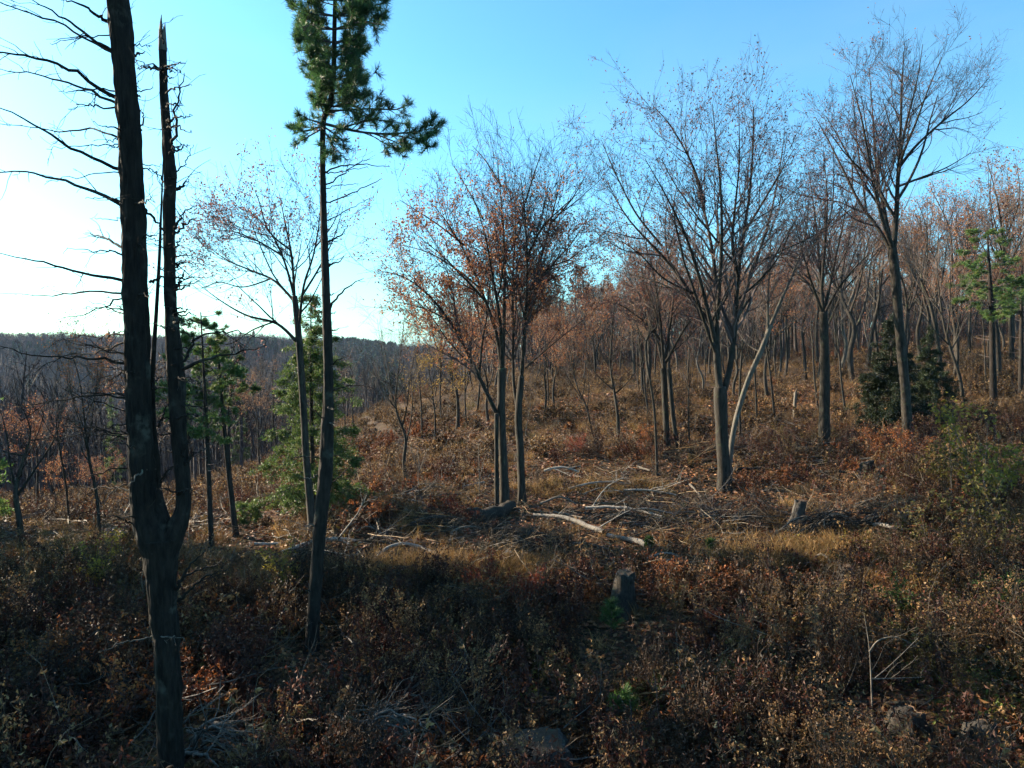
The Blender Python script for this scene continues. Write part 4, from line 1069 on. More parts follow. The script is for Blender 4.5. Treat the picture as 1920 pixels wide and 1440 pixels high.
def twigs(seed, pal, n=14, L=.7):
    rng = rs(seed); mb = MB(); a = rng.uniform(0, 6.283, n)
    b = np.stack([rng.randn(n) * .35, rng.randn(n) * .35, rng.uniform(.03, .12, n)], -1)
    d = np.stack([np.cos(a), np.sin(a), rng.uniform(-.05, .3, n)], -1); out = [b]
    l = L * rng.uniform(.4, 1.4, n)
    for j in range(4): d = nrm(d + rng.randn(n, 3) * [.16, .16, .1]); out.append(out[-1] + d * (l / 4)[:, None])
    s = np.stack(out, 1); s[..., 2] = np.maximum(s[..., 2], .02)
    pl = np.asarray(pal)
    r0 = rng.uniform(.004, .012, n)[:, None] * np.linspace(1, .4, 5); tubes(mb, s, r0, 4, pl[rng.randint(0, len(pl), n)])
    p2, r2 = spawn(s, r0, rng, per_m=5, t0=.3, ang=.7, npts=4, up=.05, wig=.2, rmin=.003, absl=.25); tubes(mb, p2, r2, 3, pl[0])
    return mb.mesh('fallen_twigs', M_PLANT, False)

# blobs: patches seen in the photograph, laid on the ground (px, py, radius m)
def blob_w(x, y, blobs):
    w = np.zeros(len(x))
    for px, py, r in blobs:
        c = G(px, py); w = np.maximum(w, np.exp(-((x - c[0]) ** 2 + (y - c[1]) ** 2) / (r * r)))
    return w
def field(rng, n, y0, y1, umax=.86, pw=1.):
    """n points, uniform over the ground when pw = 2, denser near the viewer when smaller"""
    y = (y0 ** pw + (y1 ** pw - y0 ** pw) * rng.uniform(0, 1, n)) ** (1 / pw)
    x = rng.uniform(-umax, umax, n) * y
    return x, y
def drop(name, label, coll, ncol, x, y, rng, idx, s0=.7, s1=1.3, tilt=.12, zoff=0., tint=None):
    n = len(x); z = hgt(x, y) + zoff
    rot = np.stack([rng.randn(n) * tilt, rng.randn(n) * tilt, rng.uniform(0, 6.283, n)], -1)
    scatter(name, label, coll, np.stack([x, y, z], -1), rot, rng.uniform(s0, s1, n), idx, rng.uniform(0, 1, n) if tint is None else tint)

KEEP_CLEAR = [(1166, 1150, 1.0, 3.2), (1146, 1190, .5, 2.), (1008, 1438, .6, 1.2), (1168, 1368, .4, 1.), (1496, 985, .6, 1.6), (1625, 893, .6, 2.), (1826, 1425, .5, 1.), (1698, 1372, .4, .8), (585, 1232, .7, 1.8), (318, 1430, .8, 1.5), (725, 1400, .9, 1.), (1060, 990, 2., 1.5), (1180, 1018, 1., 1.5), (1170, 966, 1.6, 1.), (560, 1046, 1.6, 1.2), (500, 1026, .8, 1.), (965, 1058, .7, 1.), (1655, 992, .9, 1.),
              (700, 1052, 1.3, 1.2), (780, 1048, 1.2, 1.2), (600, 1035, 1.6, 1.5), (915, 975, 1.2, 2.), (1550, 1000, 1., 1.), (1645, 985, 1., 1.), (975, 1060, .8, 1.), (1650, 1330, 1., .8), (1637, 1372, .4, .9), (420, 1380, .5, .8), (400, 1410, .6, .6), (1300, 925, .8, 1.5), (1588, 1085, .4, 1.), (1335, 1036, .4, 1.)]
def clear_mask(x, y):
    m = np.ones(len(x), bool)
    for px, py, r, f in KEEP_CLEAR:
        c = G(px, py); d = c[1] - y
        m &= ~((np.abs(x - c[0] * y / c[1]) < r) & (d > -.5) & (d < f))
    return m
def open_mask(x, y):
    sg = lambda t: 1 / (1 + np.exp(-np.clip(t, -30, 30)))
    n = noise2(x, y, .2, 57, 2)
    return sg((y - 18.2 + 1.5 * n) / .7) * sg((33 - y) / 1.5) * sg((10 + 2 * n - x) / .8)
def ground_cover():
    rng = rs(500)
    # leaf litter everywhere: single leaves lying on the ground
    n = 130000
    x, y = field(rng, n, 7, 52, pw=1.15)
    q = noise2(x, y, .25, 31); z = hgt(x, y) + rng.uniform(.005, .06, n)
    mb = MB(); p = np.stack([x, y, z], -1)
    for sel, pal in ((q > .3, C['bright'] + C['litter']), (q < -.45, C['dark'] + C['maroon'] + C['litter'][:2]), ((q <= .3) & (q >= -.45), C['litter'])):
        k = int(sel.sum()); d = MB()
        leaves(d, p[sel], .115 + .002 * y[sel], pal, rng, wid=.62, fold=.3, var=.45)
        V = d.v[0].reshape(k, 4, 3); z0 = p[sel][:, None, 2]; V[:, :, 2] = z0 + (V[:, :, 2] - z0) * .5 + .012
        mb.add(V, t=d.t[0], col=d.c[0])
    o = link('leaf_litter', mb.mesh('leaf_litter', M_LITTER, False)); tag(o, 'brown fallen leaves covering the clearing floor', None, None, 'stuff')
    # dead standing weeds
    dk, tn = (.05, .034, .026), (.13, .09, .06)
    ms = [weed(630, C['dark'], (.085, .055, .036), 1.0, 14, 5, .075), weed(631, C['dark'], (.06, .038, .026), 1.15, 13, 4, .075), weed(632, C['maroon'], (.06, .028, .025)), weed(633, C['maroon'], dk, .75), weed(634, C['tan'], tn, .8, 12, 6, .075, top=C['tan']),
          weed(635, C['tan'] + C['dark'], tn, .95, top=C['tan']), weed(636, C['rust'], dk, .7), weed(637, C['olive'], dk, .8), weed(638, C['dark'] + C['tan'], tn, .7, top=C['fluff']),
          weed(639, C['dark'], (.065, .038, .025), 1.1, 20, 3, .07), weed(640, C['tan'], (.12, .075, .045), 1.0, 18, 3, .07, top=C['tan']), weed(641, C['tan'] + C['litter'], tn, .4, 7, 9, .16), weed(642, C['olive'] + C['tan'], dk, .45, 7, 8, .15)]
    co = clump_coll('weed_clump', ms)
    x, y = field(rng, 6000, 6.8, 34, pw=1.2)
    q = noise2(x, y, .22, 41); q2 = noise2(x, y, .5, 43)
    mid = open_mask(x, y)
    bl = blob_w(x, y, [(1300, 940, 3.5), (1100, 930, 3.5), (1480, 900, 3.), (600, 1030, 2.5), (1000, 1010, 2.5), (1500, 1060, 1.5)])
    keep = (rng.uniform(0, 1, len(x)) > np.clip(.95 * mid + .6 * bl + .75 * (noise2(x, y, .5, 47, 2) < -.1), 0, .97)) & clear_mask(x, y)
    x, y, q, q2 = x[keep], y[keep], q[keep], q2[keep]
    i = np.where(q > .3, rng.randint(4, 7, len(x)), np.where(q < -.35, rng.randint(2, 4, len(x)), rng.randint(0, 3, len(x))))
    right = (x > 5.5) & (q2 > -.1); i = np.where(right & (rng.uniform(0, 1, len(x)) < .55), rng.choice([5, 7, 4, 7], len(x)), i)
    i = np.where(rng.uniform(0, 1, len(x)) < .015, 8, i)
    tall = blob_w(x, y, [(650, 1180, 1.3), (760, 1170, 1.4), (860, 1190, 1.4), (480, 1180, 1.3), (930, 1230, 1.2), (1700, 930, 2.), (1800, 900, 2.5)])
    i = np.where(rng.uniform(0, 1, len(x)) < .12 + .6 * tall, rng.choice([9, 10, 9], len(x)), i)
    i = np.where(rng.uniform(0, 1, len(x)) < .16, rng.choice([11, 12, 11], len(x)), i)
    drop('dead_weeds', 'dead brown weed stalks standing over the foreground', co, 9, x, y, rng, i, .4, 1.15, .16)
    # brambles and low shrubs
    ms = [bramble(650, C['maroon'], (.06, .03, .03)), bramble(651, C['maroon'] + C['rust'], (.07, .035, .03)), bramble(652, C['olive'], (.08, .06, .04)), bramble(653, C['green'] + C['olive'], (.07, .055, .04)),
          shrublet(660, C['rust'], dk), shrublet(661, C['dark'] + C['rust'], dk, .6), shrublet(662, C['bright'], dk, .55), shrublet(663, C['olive'] + C['tan'], dk, .6), bramble(654, C['dark'] + C['tan'], (.09, .07, .05)), bramble(655, C['tan'], (.26, .21, .16), 5, 1.5, 2, .08)]
    co = clump_coll('bramble_clump', ms)
    x, y = field(rng, 3600, 6.8, 34, pw=1.25)
    q = noise2(x, y, .3, 51); g = blob_w(x, y, [(1710, 1130, .9), (1880, 1120, 1.6), (1200, 1300, 1.4), (1050, 1290, 1.), (180, 1080, 1.6), (1870, 930, 2.2), (1800, 1230, 1.), (1330, 1290, 1.2), (1850, 1310, 1.2)])
    rd = blob_w(x, y, [(900, 1090, 1.6), (980, 1130, 1.8), (700, 950, 2.), (1440, 920, 2.), (870, 1120, 1.5), (1160, 830, 2.5), (1640, 860, 2.5), (1230, 1110, 1.5)])
    u = rng.uniform(0, 1, len(x))
    i = np.where(q > .35, rng.choice([4, 5, 8], len(x)), np.where(q < -.3, rng.choice([0, 1], len(x)), rng.choice([5, 8, 1, 7], len(x))))
    i = np.where(u < g * .9, rng.choice([2, 3, 3, 7], len(x)), i); i = np.where(u < rd * .85, rng.choice([4, 6, 4], len(x)), i)
    i = np.where(rng.uniform(0, 1, len(x)) < .09, 9, i)
    mid = open_mask(x, y)
    keep = (rng.uniform(0, 1, len(x)) > np.clip(.93 * mid * (1 - .8 * rd) * (1 - g) + .4 * (noise2(x, y, .5, 49, 2) < -.25), 0, .97)) & clear_mask(x, y)
    x, y, i = x[keep], y[keep], i[keep]
    drop('bramble_undergrowth', 'tangled dark red and olive brambles among the weeds', co, 9, x, y, rng, i, .5, 1.05, .15)
    # dry grass
    ms = [grass(670 + k, C['straw']) for k in range(2)] + [grass(673, C['tan']), grass(674, C['olive'] + C['straw'])]
    co = clump_coll('grass_clump', ms)
    x, y = field(rng, 11000, 8, 42, pw=1.5)
    g = blob_w(x, y, [(760, 1075, 1.2), (860, 1070, 1.4), (940, 1072, 1.), (1500, 1045, 1.8), (1420, 1050, 1.2), (700, 960, 1.2), (230, 1080, 2.), (420, 1100, 2.), (1600, 1060, 1.5), (80, 1050, 2.), (600, 1090, 1.2)])
    q = noise2(x, y, .35, 61)
    keep = rng.uniform(0, 1, len(x)) < np.clip(g * 1.0 + .16 * (q > .25) + .02, 0, 1)
    x, y = x[keep], y[keep]
    for px, py, r, n_ in [(740, 1078, 1.0, 120), (820, 1072, 1.1, 150), (900, 1072, 1.1, 150), (970, 1076, .8, 80), (1480, 1048, 1.2, 130), (1550, 1042, 1.2, 120), (1420, 1056, .9, 70), (620, 1092, .9, 70), (430, 1105, 1.3, 110), (250, 1085, 1.4, 90), (1090, 915, 1.8, 60), (700, 965, 1.5, 60)]:
        c = G(px, py); a = rng.uniform(0, 6.283, n_); q = r * np.sqrt(rng.uniform(0, 1, n_))
        x = np.r_[x, c[0] + q * np.cos(a) * 1.5]; y = np.r_[y, c[1] + q * np.sin(a) * .7]
    drop('dry_grass', 'pale straw-coloured dry grass tufts', co, 4, x, y, rng, rng.randint(0, 4, len(x)), .6, 1.2, .15)
    # slash twigs
    ms = [twigs(680, C['grey']), twigs(681, C['grey'] + C['tan']), twigs(682, [(.11, .09, .08), (.16, .14, .12)])]
    co = clump_coll('twig_clump', ms)
    x, y = field(rng, 4200, 6.8, 40, pw=1.3)
    g = blob_w(x, y, [(1540, 985, 1.6), (1640, 975, 1.6), (830, 1000, 2.), (1000, 1020, 2.2), (1100, 1010, 1.6), (720, 1390, 1.2), (640, 1340, .9), (520, 1410, 1.), (560, 1030, 2.), (1250, 960, 2.), (930, 1040, 2), (1450, 850, 3.), (1160, 985, 1.5), (200, 970, 3.), (360, 1350, 1.)])
    keep = rng.uniform(0, 1, len(x)) < np.clip(g * .6 + .06, 0, 1)
    keep &= clear_mask(x, y)
    x, y = x[keep], y[keep]
    drop('twig_litter', 'grey fallen twigs strewn between the weeds', co, 3, x, y, rng, rng.randint(0, 3, len(x)), .8, 1.7, .2, .08)
    # far slope cover
    ms = [grass(690, C['straw'] + C['tan'], 60, .6), grass(691, C['tan'], 60, .5), shrublet(692, C['rust'], dk, .8, ls=.1), shrublet(693, C['tan'] + C['dark'], dk, .8, ls=.1), shrublet(694, C['litter'], dk, .35, ls=.14), shrublet(695, C['bright'], dk, .7, ls=.11), twigs(696, C['grey'], 14, 1.1), weed(697, C['tan'] + C['dark'], tn, .9, ls=.09), weed(698, C['dark'] + C['maroon'], dk, .9, ls=.09), grass(699, C['olive'], 60, .5)]
    co = clump_coll('slope_clump', ms)
    x, y = field(rng, 8500, 33, 135, umax=.8, pw=1.2)
    q = noise2(x, y, .09, 71)
    i = np.where(q > .2, rng.choice([0, 1, 0, 3, 7], len(x)), np.where(q < -.45, rng.choice([2, 8, 3, 6], len(x)), rng.choice([3, 7, 1, 0, 0, 3, 6, 9, 1, 4], len(x))))
    drop('slope_undergrowth', 'brown grass and brush over the slope behind the clearing', co, 10, x, y, rng, i, .6, 1.3, .12)
ground_cover()

# ------------------------------------------------------------------ stumps, logs, slash
def ground_line(pts, lift=.0, Y=None):
    o = []
    for q in pts:
        g = G(q[0], q[1]); o.append([g[0], g[1], g[2] + lift])
    return np.array(o)

def stump(name, label, px, py, h, r, seed, mat=None, slant=.12, hollow=False, group=None):
    rng = rs(seed); b = G(px, py); root = thing(name, label, 'stump', b, group)
    mat = mat or M_STUMP
    p = np.array([[0, 0, -.15, r * 1.1], [0, 0, h * .4, r], [rng.randn() * .03, 0, h, r * .9]])
    mb = trunk_tube(p, 26, 40, 1.85, .10, seed, .24, 7)
    V = mb.v[0]; top = V[:, 2] > h * .8
    V[top, 2] += slant * (V[top, 0]) / r * .5 * h * .3 + vnoise(V[top] * 9, seed) * .09
    V[-1, 2] = V[-27:-1, 2].mean()
    me = mb.mesh('bark_body', mat); link('bark_body', me, root)
    ring = V[-27:-1].copy(); c = ring.mean(0); ring = c + (ring - c) * .9; ring[:, 2] += .012
    d = MB(); n = 26
    inner = c + (ring - c) * .5; inner[:, 2] += vnoise(inner * 12, 3) * .02 - (.12 if hollow else 0); cc = c + [0, 0, -.15 if hollow else .01]
    VV = np.vstack([ring, inner, cc[None]]); i = np.arange(n); j = (i + 1) % n
    d.add(VV, t=np.stack([n + i, n + j, np.full(n, 2 * n)], -1), q=np.stack([i, j, n + j, n + i], -1))
    link('cut_face', d.mesh('cut_face', M_CUT), root)
    for k in range(4):      # surface roots
        a = rng.uniform(0, 6.283); L = r * rng.uniform(1.6, 2.6)
        q = np.array([[math.cos(a) * r * .7, math.sin(a) * r * .7, h * .22, r * .28], [math.cos(a) * L * .7, math.sin(a) * L * .7, .05, r * .2], [math.cos(a + .2) * L, math.sin(a + .2) * L, -.08, r * .08]])
        S = spline(q, 8); m = MB(); tubes(m, S[None, :, :3], S[None, :, 3], 7); link('root', m.mesh('root', mat), root)
    return root
M_STUMP = bark_mat('stump_bark', (.013, .011, .009), (.06, .05, .04), (.05, .062, .035), 8, stretch=.3, amt=.3, bump=.9)
M_OLDSTUMP = bark_mat('old_stump_wood', (.03, .026, .023), (.13, .115, .10), (.07, .085, .05), 8, stretch=.2, bump=1.)
M_CUT = bark_mat('cut_wood', (.05, .032, .022), (.13, .085, .055), (.06, .075, .04), 10, stretch=1., amt=.4, bump=.4)
M_SILVER = bark_mat('silvered_wood', (.15, .135, .115), (.42, .38, .33), None, 9, stretch=.4, bump=.5)
stump('tree_stump', 'tall mossy stump rising from dark weeds behind a pine seedling', 1166, 1150, .95, .20, 1)
stump('tree_stump', 'wide sawn stump with brown cut top at the bottom edge', 1008, 1438, .38, .34, 2, M_OLDSTUMP, .05)
stump('tree_stump', 'leaning grey stump beside the brush heap', 1496, 985, .75, .17, 3, M_OLDSTUMP, .3)
stump('tree_stump', 'short sawn stump below the tallest tree', 1625, 893, .55, .20, 4, M_STUMP, .2)
stump('snag', 'pale broken snag standing left of the straight grey trunk', 1490, 784, 1.5, .085, 5, M_BAREWOOD, .5)
stump('tree_stump', 'small grey stump sunk in brown weeds on the right', 1588, 1085, .3, .15, 6, M_OLDSTUMP, .2)
stump('rotten_stump', 'rotten pale stump in the bottom right corner', 1826, 1432, .5, .17, 7, M_STUMP, .9, True)
stump('rotten_stump', 'dark rotten stump beyond the twisted bare sapling', 1698, 1372, .3, .17, 8, M_STUMP, .3, True)

def log(name, label, pts, w, mat, lift=None, seed=0, twig=0., w1=None, cat='log', group=None, arch=0.):
    rng = rs(seed); g = ground_line(pts); Y = g[0][1]
    r0 = w * Y / F_PX * .5; r1 = (w1 or w * .7) * Y / F_PX * .5
    lift = r0 * .8 + .06 if lift is None else lift
    b = g[0].copy(); q = g - b; q[:, 2] = np.linspace(q[0, 2], q[-1, 2], len(q)) + lift + arch * np.sin(np.linspace(0, math.pi, len(q)))
    root = thing(name, label, cat, b, group)
    S = spline(np.concatenate([q, np.linspace(r0, r1, len(q))[:, None]], 1), 22)
    S[:, :3] += np.stack([vnoise(S[:, :3] * 3 + seed, 1), vnoise(S[:, :3] * 3 + seed, 2), vnoise(S[:, :3] * 3 + seed, 3)], -1) * r0 * .5
    m = MB(); sd = 12 if r0 > .04 else 7
    tubes(m, S[None, :, :3], S[None, :, 3] * (1 + .06 * rng.randn(22)), sd); link('bark', m.mesh('bark', mat), root)
    for e, t in ((0, S[0] - S[1]), (-1, S[-1] - S[-2])):
        c = MB(); d = nrm(t[:3]); a = nrm(np.cross(d, [.2, .1, 1.])); bb = np.cross(d, a); th = np.arange(10) * 2 * np.pi / 10
        ring = S[e, :3] + d * .006 + S[e, 3] * .96 * (np.cos(th)[:, None] * a + np.sin(th)[:, None] * bb)
        c.add(np.vstack([ring, S[e, :3] + d * .012]), t=np.stack([np.arange(10), (np.arange(10) + 1) % 10, np.full(10, 10)], -1)); link('cut_end', c.mesh('cut_end', M_CUT if r0 > .04 else mat), root)
    if twig:
        t1, q1 = spawn(S[None, :, :3], S[None, :, 3], rng, per_m=twig, t0=.05, t1=.95, ang=.7, sd=.25, npts=6, up=.03, wig=.14, rf=.6, rmin=.006, absl=.9, lsd=.5)
        t2, q2 = spawn(t1, q1, rng, per_m=3.5, t0=.2, ang=.7, sd=.25, npts=4, up=.03, wig=.16, rf=.6, rmin=.0045, absl=.45, lsd=.5)
        t3, q3 = spawn(t2, q2, rng, per_m=4, t0=.2, ang=.7, sd=.25, npts=3, up=.02, wig=.16, rf=.6, rmin=.0035, absl=.25, lsd=.5)
        k = MB()
        for a, c in ((t1, q1), (t2, q2), (t3, q3)): tubes(k, a, c, 4)
        link('twigs', k.mesh('twigs', mat), root, 'stuff')
    return root
log('fallen_log', 'long silvery log with a spray of twigs at its far end, mid-clearing', [(1000, 972), (1060, 984), (1132, 1004)], 6, M_SILVER, seed=1, twig=2., w1=9.5, arch=.12)
log('fallen_log', 'short silvery log with broken end just right of the long silvery log', [(1140, 1012), (1185, 1018), (1212, 1028)], 8, M_SILVER, seed=2, twig=1., w1=12)
log('fallen_log', 'dark log half sunk in dry grass left of the arched pale branch', [(648, 1056), (690, 1054), (752, 1048)], 17, M_STUMP, seed=3)
log('fallen_branch', 'arched pale branch above the dry grass patch', [(700, 1058), (735, 1050), (780, 1048), (845, 1058)], 7, M_SILVER, seed=4, twig=1.5, cat='branch', arch=.35)
log('fallen_log', 'thick dark rotting log at the foot of the rusty oaks', [(872, 985), (915, 975), (962, 962)], 27, M_STUMP, seed=5, w1=24)
log('fallen_branch', 'whitened forked branch crossing behind the tall pine', [(528, 1044), (600, 1030), (674, 1020)], 8, M_SILVER, seed=6, twig=1.4, cat='branch', arch=.2)
log('fallen_branch', 'whitened branch lying just below the forked one', [(540, 1048), (580, 1048), (625, 1040)], 7, M_SILVER, seed=7, twig=1., cat='branch', arch=.1)
log('fallen_branch', 'short whitened stick left of the tall pine trunk', [(478, 1026), (528, 1026)], 6, M_SILVER, seed=8, cat='branch', twig=.8)
log('fallen_branch', 'white stick rising right of the forked whitened branch', [(672, 1024), (706, 1012)], 3, M_SILVER, seed=9, cat='branch', arch=.2, twig=.8)
log('fallen_log', 'stubby pale log end poking from the slash pile', [(952, 1046), (988, 1068)], 12, M_SILVER, seed=10, twig=1.)
log('fallen_branch', 'pale straight branch behind the long silvery log', [(1098, 957), (1170, 964), (1242, 974)], 6, M_SILVER, seed=11, twig=1.2, cat='branch', arch=.1)
log('fallen_branch', 'pale branch near the twin oaks pointing at the long log', [(1038, 964), (1092, 976)], 4, M_BAREWOOD, seed=12, twig=1.6, cat='branch')
log('fallen_branch', 'white stick lying left of the big maple foot', [(1294, 912), (1316, 938)], 4.5, M_BAREWOOD, seed=13, cat='branch', arch=.1, twig=.6)
log('fallen_log', 'long dark log behind the big maple', [(1330, 884), (1390, 886), (1450, 882)], 6, M_STUMP, seed=14, twig=.6)
log('fallen_log', 'long thin grey log by the straight grey trunk', [(1470, 872), (1560, 866), (1650, 864)], 5, M_BAREWOOD, seed=15, twig=.6)
log('fallen_log', 'dark log lying in brambles behind the twisted bare sapling', [(1550, 1328), (1650, 1326), (1740, 1332)], 11, M_STUMP, seed=16, twig=.8)
log('fallen_log', 'pale rotten wood chunk right of the dead pine foot', [(398, 1368), (446, 1390)], 15, M_OLDSTUMP, seed=17)
log('fallen_branch', 'pale flat slab of wood in front of the slanting tree', [(1062, 884), (1090, 880)], 6, M_BAREWOOD, seed=18, cat='branch')
log('fallen_branch', 'pale stick in the grass below the twin-trunked tree', [(1196, 880), (1218, 888)], 5, M_BAREWOOD, seed=19, cat='branch')
log('fallen_branch', 'pale branch lying left of the rusty oaks', [(862, 918), (908, 908)], 5, M_SILVER, seed=20, cat='branch', twig=1.)
log('fallen_branch', 'bent white branch over the brush heap', [(1530, 1008), (1545, 988), (1585, 985)], 4, M_SILVER, seed=21, cat='branch', arch=.35, twig=.8)
log('fallen_log', 'grey log beside the brush heap on the right', [(1620, 985), (1660, 992), (1700, 1000)], 8, M_SILVER, seed=22, twig=1.5)
log('fallen_branch', 'bent pale branch arching low in the bottom left weeds', [(560, 1440), (590, 1400), (640, 1385), (655, 1392)], 4, M_BAREWOOD, seed=23, cat='branch', arch=.35, twig=1.2)
log('fallen_branch', 'thin pale stick slanting between dead pine and tall pine', [(345, 1365), (372, 1345), (400, 1325)], 4, M_BAREWOOD, seed=24, cat='branch', arch=.1, twig=.5)
log('fallen_branch', 'pale stick leaning in weeds right of the tall pine foot', [(640, 1195), (660, 1225), (672, 1238)], 3, M_SILVER, seed=25, cat='branch', arch=.15)
log('fallen_branch', 'curved pale stick in dark weeds left of the wide sawn stump', [(905, 1300), (940, 1300), (945, 1325)], 3, M_BAREWOOD, seed=26, cat='branch', arch=.3, twig=.6)
log('fallen_branch', 'dark branch on shaded ground left of the leaning stump', [(1400, 975), (1440, 950), (1470, 940)], 4, M_STUMP, seed=27, cat='branch', arch=.2, twig=1.)

rr = rs(4242); strewn = []
for k in range(40):
    px, py = rr.uniform(450, 1700), rr.uniform(885, 1075); a = rr.uniform(-.25, .35); L = rr.uniform(35, 120)
    strewn.append(('grey fallen branch in leaf litter ' + ('near the tall pine' if px < 700 else 'near the dark rotting log' if px < 950 else 'around the long silvery log' if px < 1250 else 'below the big maple' if px < 1480 else 'near the right brush heaps'), px, log('fallen_branch', 'grey fallen branch', [(px, py), (px + L * .5, py + a * L * .15), (px + L, py + a * L * .3)], rr.uniform(2.5, 6), [M_BAREWOOD, M_STUMP, M_SILVER][k % 3], seed=100 + k, twig=.9, cat='branch', arch=rr.uniform(0, .25), group='grey branches strewn over the clearing')))
name_in_order(strewn)

def brush_pile(label, px, py, wx, wy, hh, n, seed, mat, mat2):
    rng = rs(seed); c = G(px, py); root = thing('brush_pile', label, 'brush pile', c)
    for k in range(n):
        a = rng.normal(.15, .55); L = rng.uniform(.5, 1.) * wx; x0, y0 = rng.randn() * wx * .22, rng.randn() * wy * .4
        d = np.array([math.cos(a), math.sin(a) * .6, 0])
        z0 = rng.uniform(.1, hh) * math.exp(-(x0 / wx * 1.6) ** 2)
        f = np.linspace(-.5, .5, 9)[:, None]
        p = np.array([x0, y0, 0]) + d * f * L + rng.randn(9, 3) * .02
        gz = hgt(p[:, 0] + c[0], p[:, 1] + c[1]) - c[2]
        p[:, 2] = gz + .04 + np.maximum(z0 * (1 - (2 * f[:, 0]) ** 2 * rng.uniform(.3, .9)) + f[:, 0] * rng.uniform(-.3, .3), 0)
        r = rng.uniform(.008, .034) * np.linspace(1, .4, 9)
        m = MB(); tubes(m, p[None], r[None], 6, cap=True)
        t1, q1 = spawn(p[None], r[None], rng, per_m=3.6, t0=.1, ang=.65, sd=.25, npts=5, up=.04, wig=.2, rf=.6, rmin=.004, absl=.6, lsd=.4)
        tubes(m, t1, q1, 3); t2, q2 = spawn(t1, q1, rng, per_m=3.5, t0=.2, ang=.6, npts=3, up=0, wig=.15, rmin=.003, absl=.2); tubes(m, t2, q2, 3)
        link('stick', m.mesh('stick', mat if rng.uniform() < .7 else mat2), root)
brush_pile('tangled brush heap right of the leaning grey stump', 1550, 1000, 1.9, .8, .7, 34, 1, M_STUMP, M_BAREWOOD)
brush_pile('grey brush heap next to the orange sapling on the right', 1645, 978, 1.6, .7, .6, 26, 2, M_STUMP, M_BAREWOOD)
brush_pile('dark slash heap in front of the hollow, left of the rotting log', 830, 990, 2.0, .9, .5, 26, 3, M_STUMP, M_BAREWOOD)
brush_pile('wide grey slash heap in front of the twin oaks', 960, 1030, 2.6, 1., .5, 34, 4, M_STUMP, M_BAREWOOD)
brush_pile('pale root-like slash heap at the bottom edge left of the wide stump', 725, 1395, 1.1, .6, .5, 26, 5, M_BAREWOOD, M_SILVER)
brush_pile('low dark slash heap left of the long silvery log', 900, 1010, 1.9, .8, .45, 22, 9, M_STUMP, M_BAREWOOD)
brush_pile('slash between the big maple and the leaning stump', 1400, 985, 2.0, .8, .35, 20, 10, M_STUMP, M_BAREWOOD)
brush_pile('slash heap at the edge of the hollow, left of the rusty oaks', 800, 935, 1.6, .7, .4, 16, 11, M_BAREWOOD, M_STUMP)
brush_pile('slash behind the long silvery log', 1175, 985, 1.8, .7, .4, 18, 6, M_STUMP, M_BAREWOOD)
brush_pile('slash strewn around the whitened branches', 590, 1046, 1.8, .7, .35, 18, 7, M_STUMP, M_BAREWOOD)
brush_pile('dead sticks heaped right of the dead pine foot', 400, 1410, .9, .5, .4, 16, 8, M_BAREWOOD, M_STUMP)

# ------------------------------------------------------------------ seedlings, saplings, shrubs
def seedling(label, px, py, h, seed):
    rng = rs(seed); b = G(px, py); root = thing('pine_seedling', label, 'seedling', b)
    m = MB(); nd = MB(); s = np.array([[[0, 0, 0], [.01, 0, h * .5], [0, .01, h]]]); tubes(m, s, np.array([[.012, .008, .004]]), 5, TWIG)
    pos, dr = [], []
    for k in range(26):
        t = rng.uniform(.2, 1); a = k * 2.4; L = h * .38 * (1.15 - t) + .03; d = nrm(np.array([math.cos(a), math.sin(a), .7]))
        p = np.array([0, 0, t * h]); tubes(m, np.array([[p, p + d * L * .5, p + d * L]]), np.array([[.005, .004, .003]]), 3, TWIG)
        for f in (.4, .7, 1.): pos.append(p + d * L * f); dr.append(d)
    needle_tufts(nd, np.array(pos), np.array(dr), rng, n=22, L=.13, w=.004, spread=.5, pal=[(.055, .12, .03), (.08, .15, .035), (.04, .09, .03)])
    link('stem', m.mesh('stem', M_TWIG), root); link('needles', nd.mesh('needles', M_NEEDLE, False), root, 'stuff')
seedling('bright green pine seedling in front of the tall mossy stump', 1146, 1192, .75, 1)
seedling('dark pine seedling low in the bramble below the stump', 1168, 1368, .7, 2)
seedling('tiny green pine seedling right of the short silvery log', 1333, 1036, .35, 3)
seedling('tiny green seedling touching the short silvery log', 1217, 1030, .3, 4)

def shrub_proto(seed, pal, h=1.2, n=6, k=10, ls=.07, open_=.35):
    rng = rs(seed); st = MB(); lv = MB(); s = stalks(rng, n, .05, h, .2, open_, 6)
    tubes(st, s, np.full(s.shape[:2], .008) * np.linspace(1, .4, 6), 4, TWIG)
    p1, r1 = spawn(s, np.full(s.shape[:2], .006), rng, per_m=6, t0=.25, ang=.75, npts=4, up=.06, rmin=.004, absl=.3, lsd=.4); tubes(st, p1, r1, 3, TWIG)
    p2, r2 = spawn(p1, r1, rng, per_m=5, t0=.3, ang=.7, npts=3, up=.03, rmin=.003, absl=.14, lsd=.4); tubes(st, p2, r2, 3, TWIG)
    q = np.concatenate([p1[:, 1:].reshape(-1, 3), p2[:, 1:].reshape(-1, 3)]); q = np.repeat(q, 3, 0) + rng.randn(len(q) * 3, 3) * .035
    leaves(lv, q, ls, pal, rng, up=(0, 0, -.5), wid=.55, var=.4)
    return dict(H=h, parts=[('stems', st.mesh('stems', M_TWIG), 'stuff'), ('leaves', lv.mesh('leaves', M_LEAF, False), 'stuff')])
OR2 = [(.30, .10, .03), (.36, .15, .05), (.22, .07, .025)]
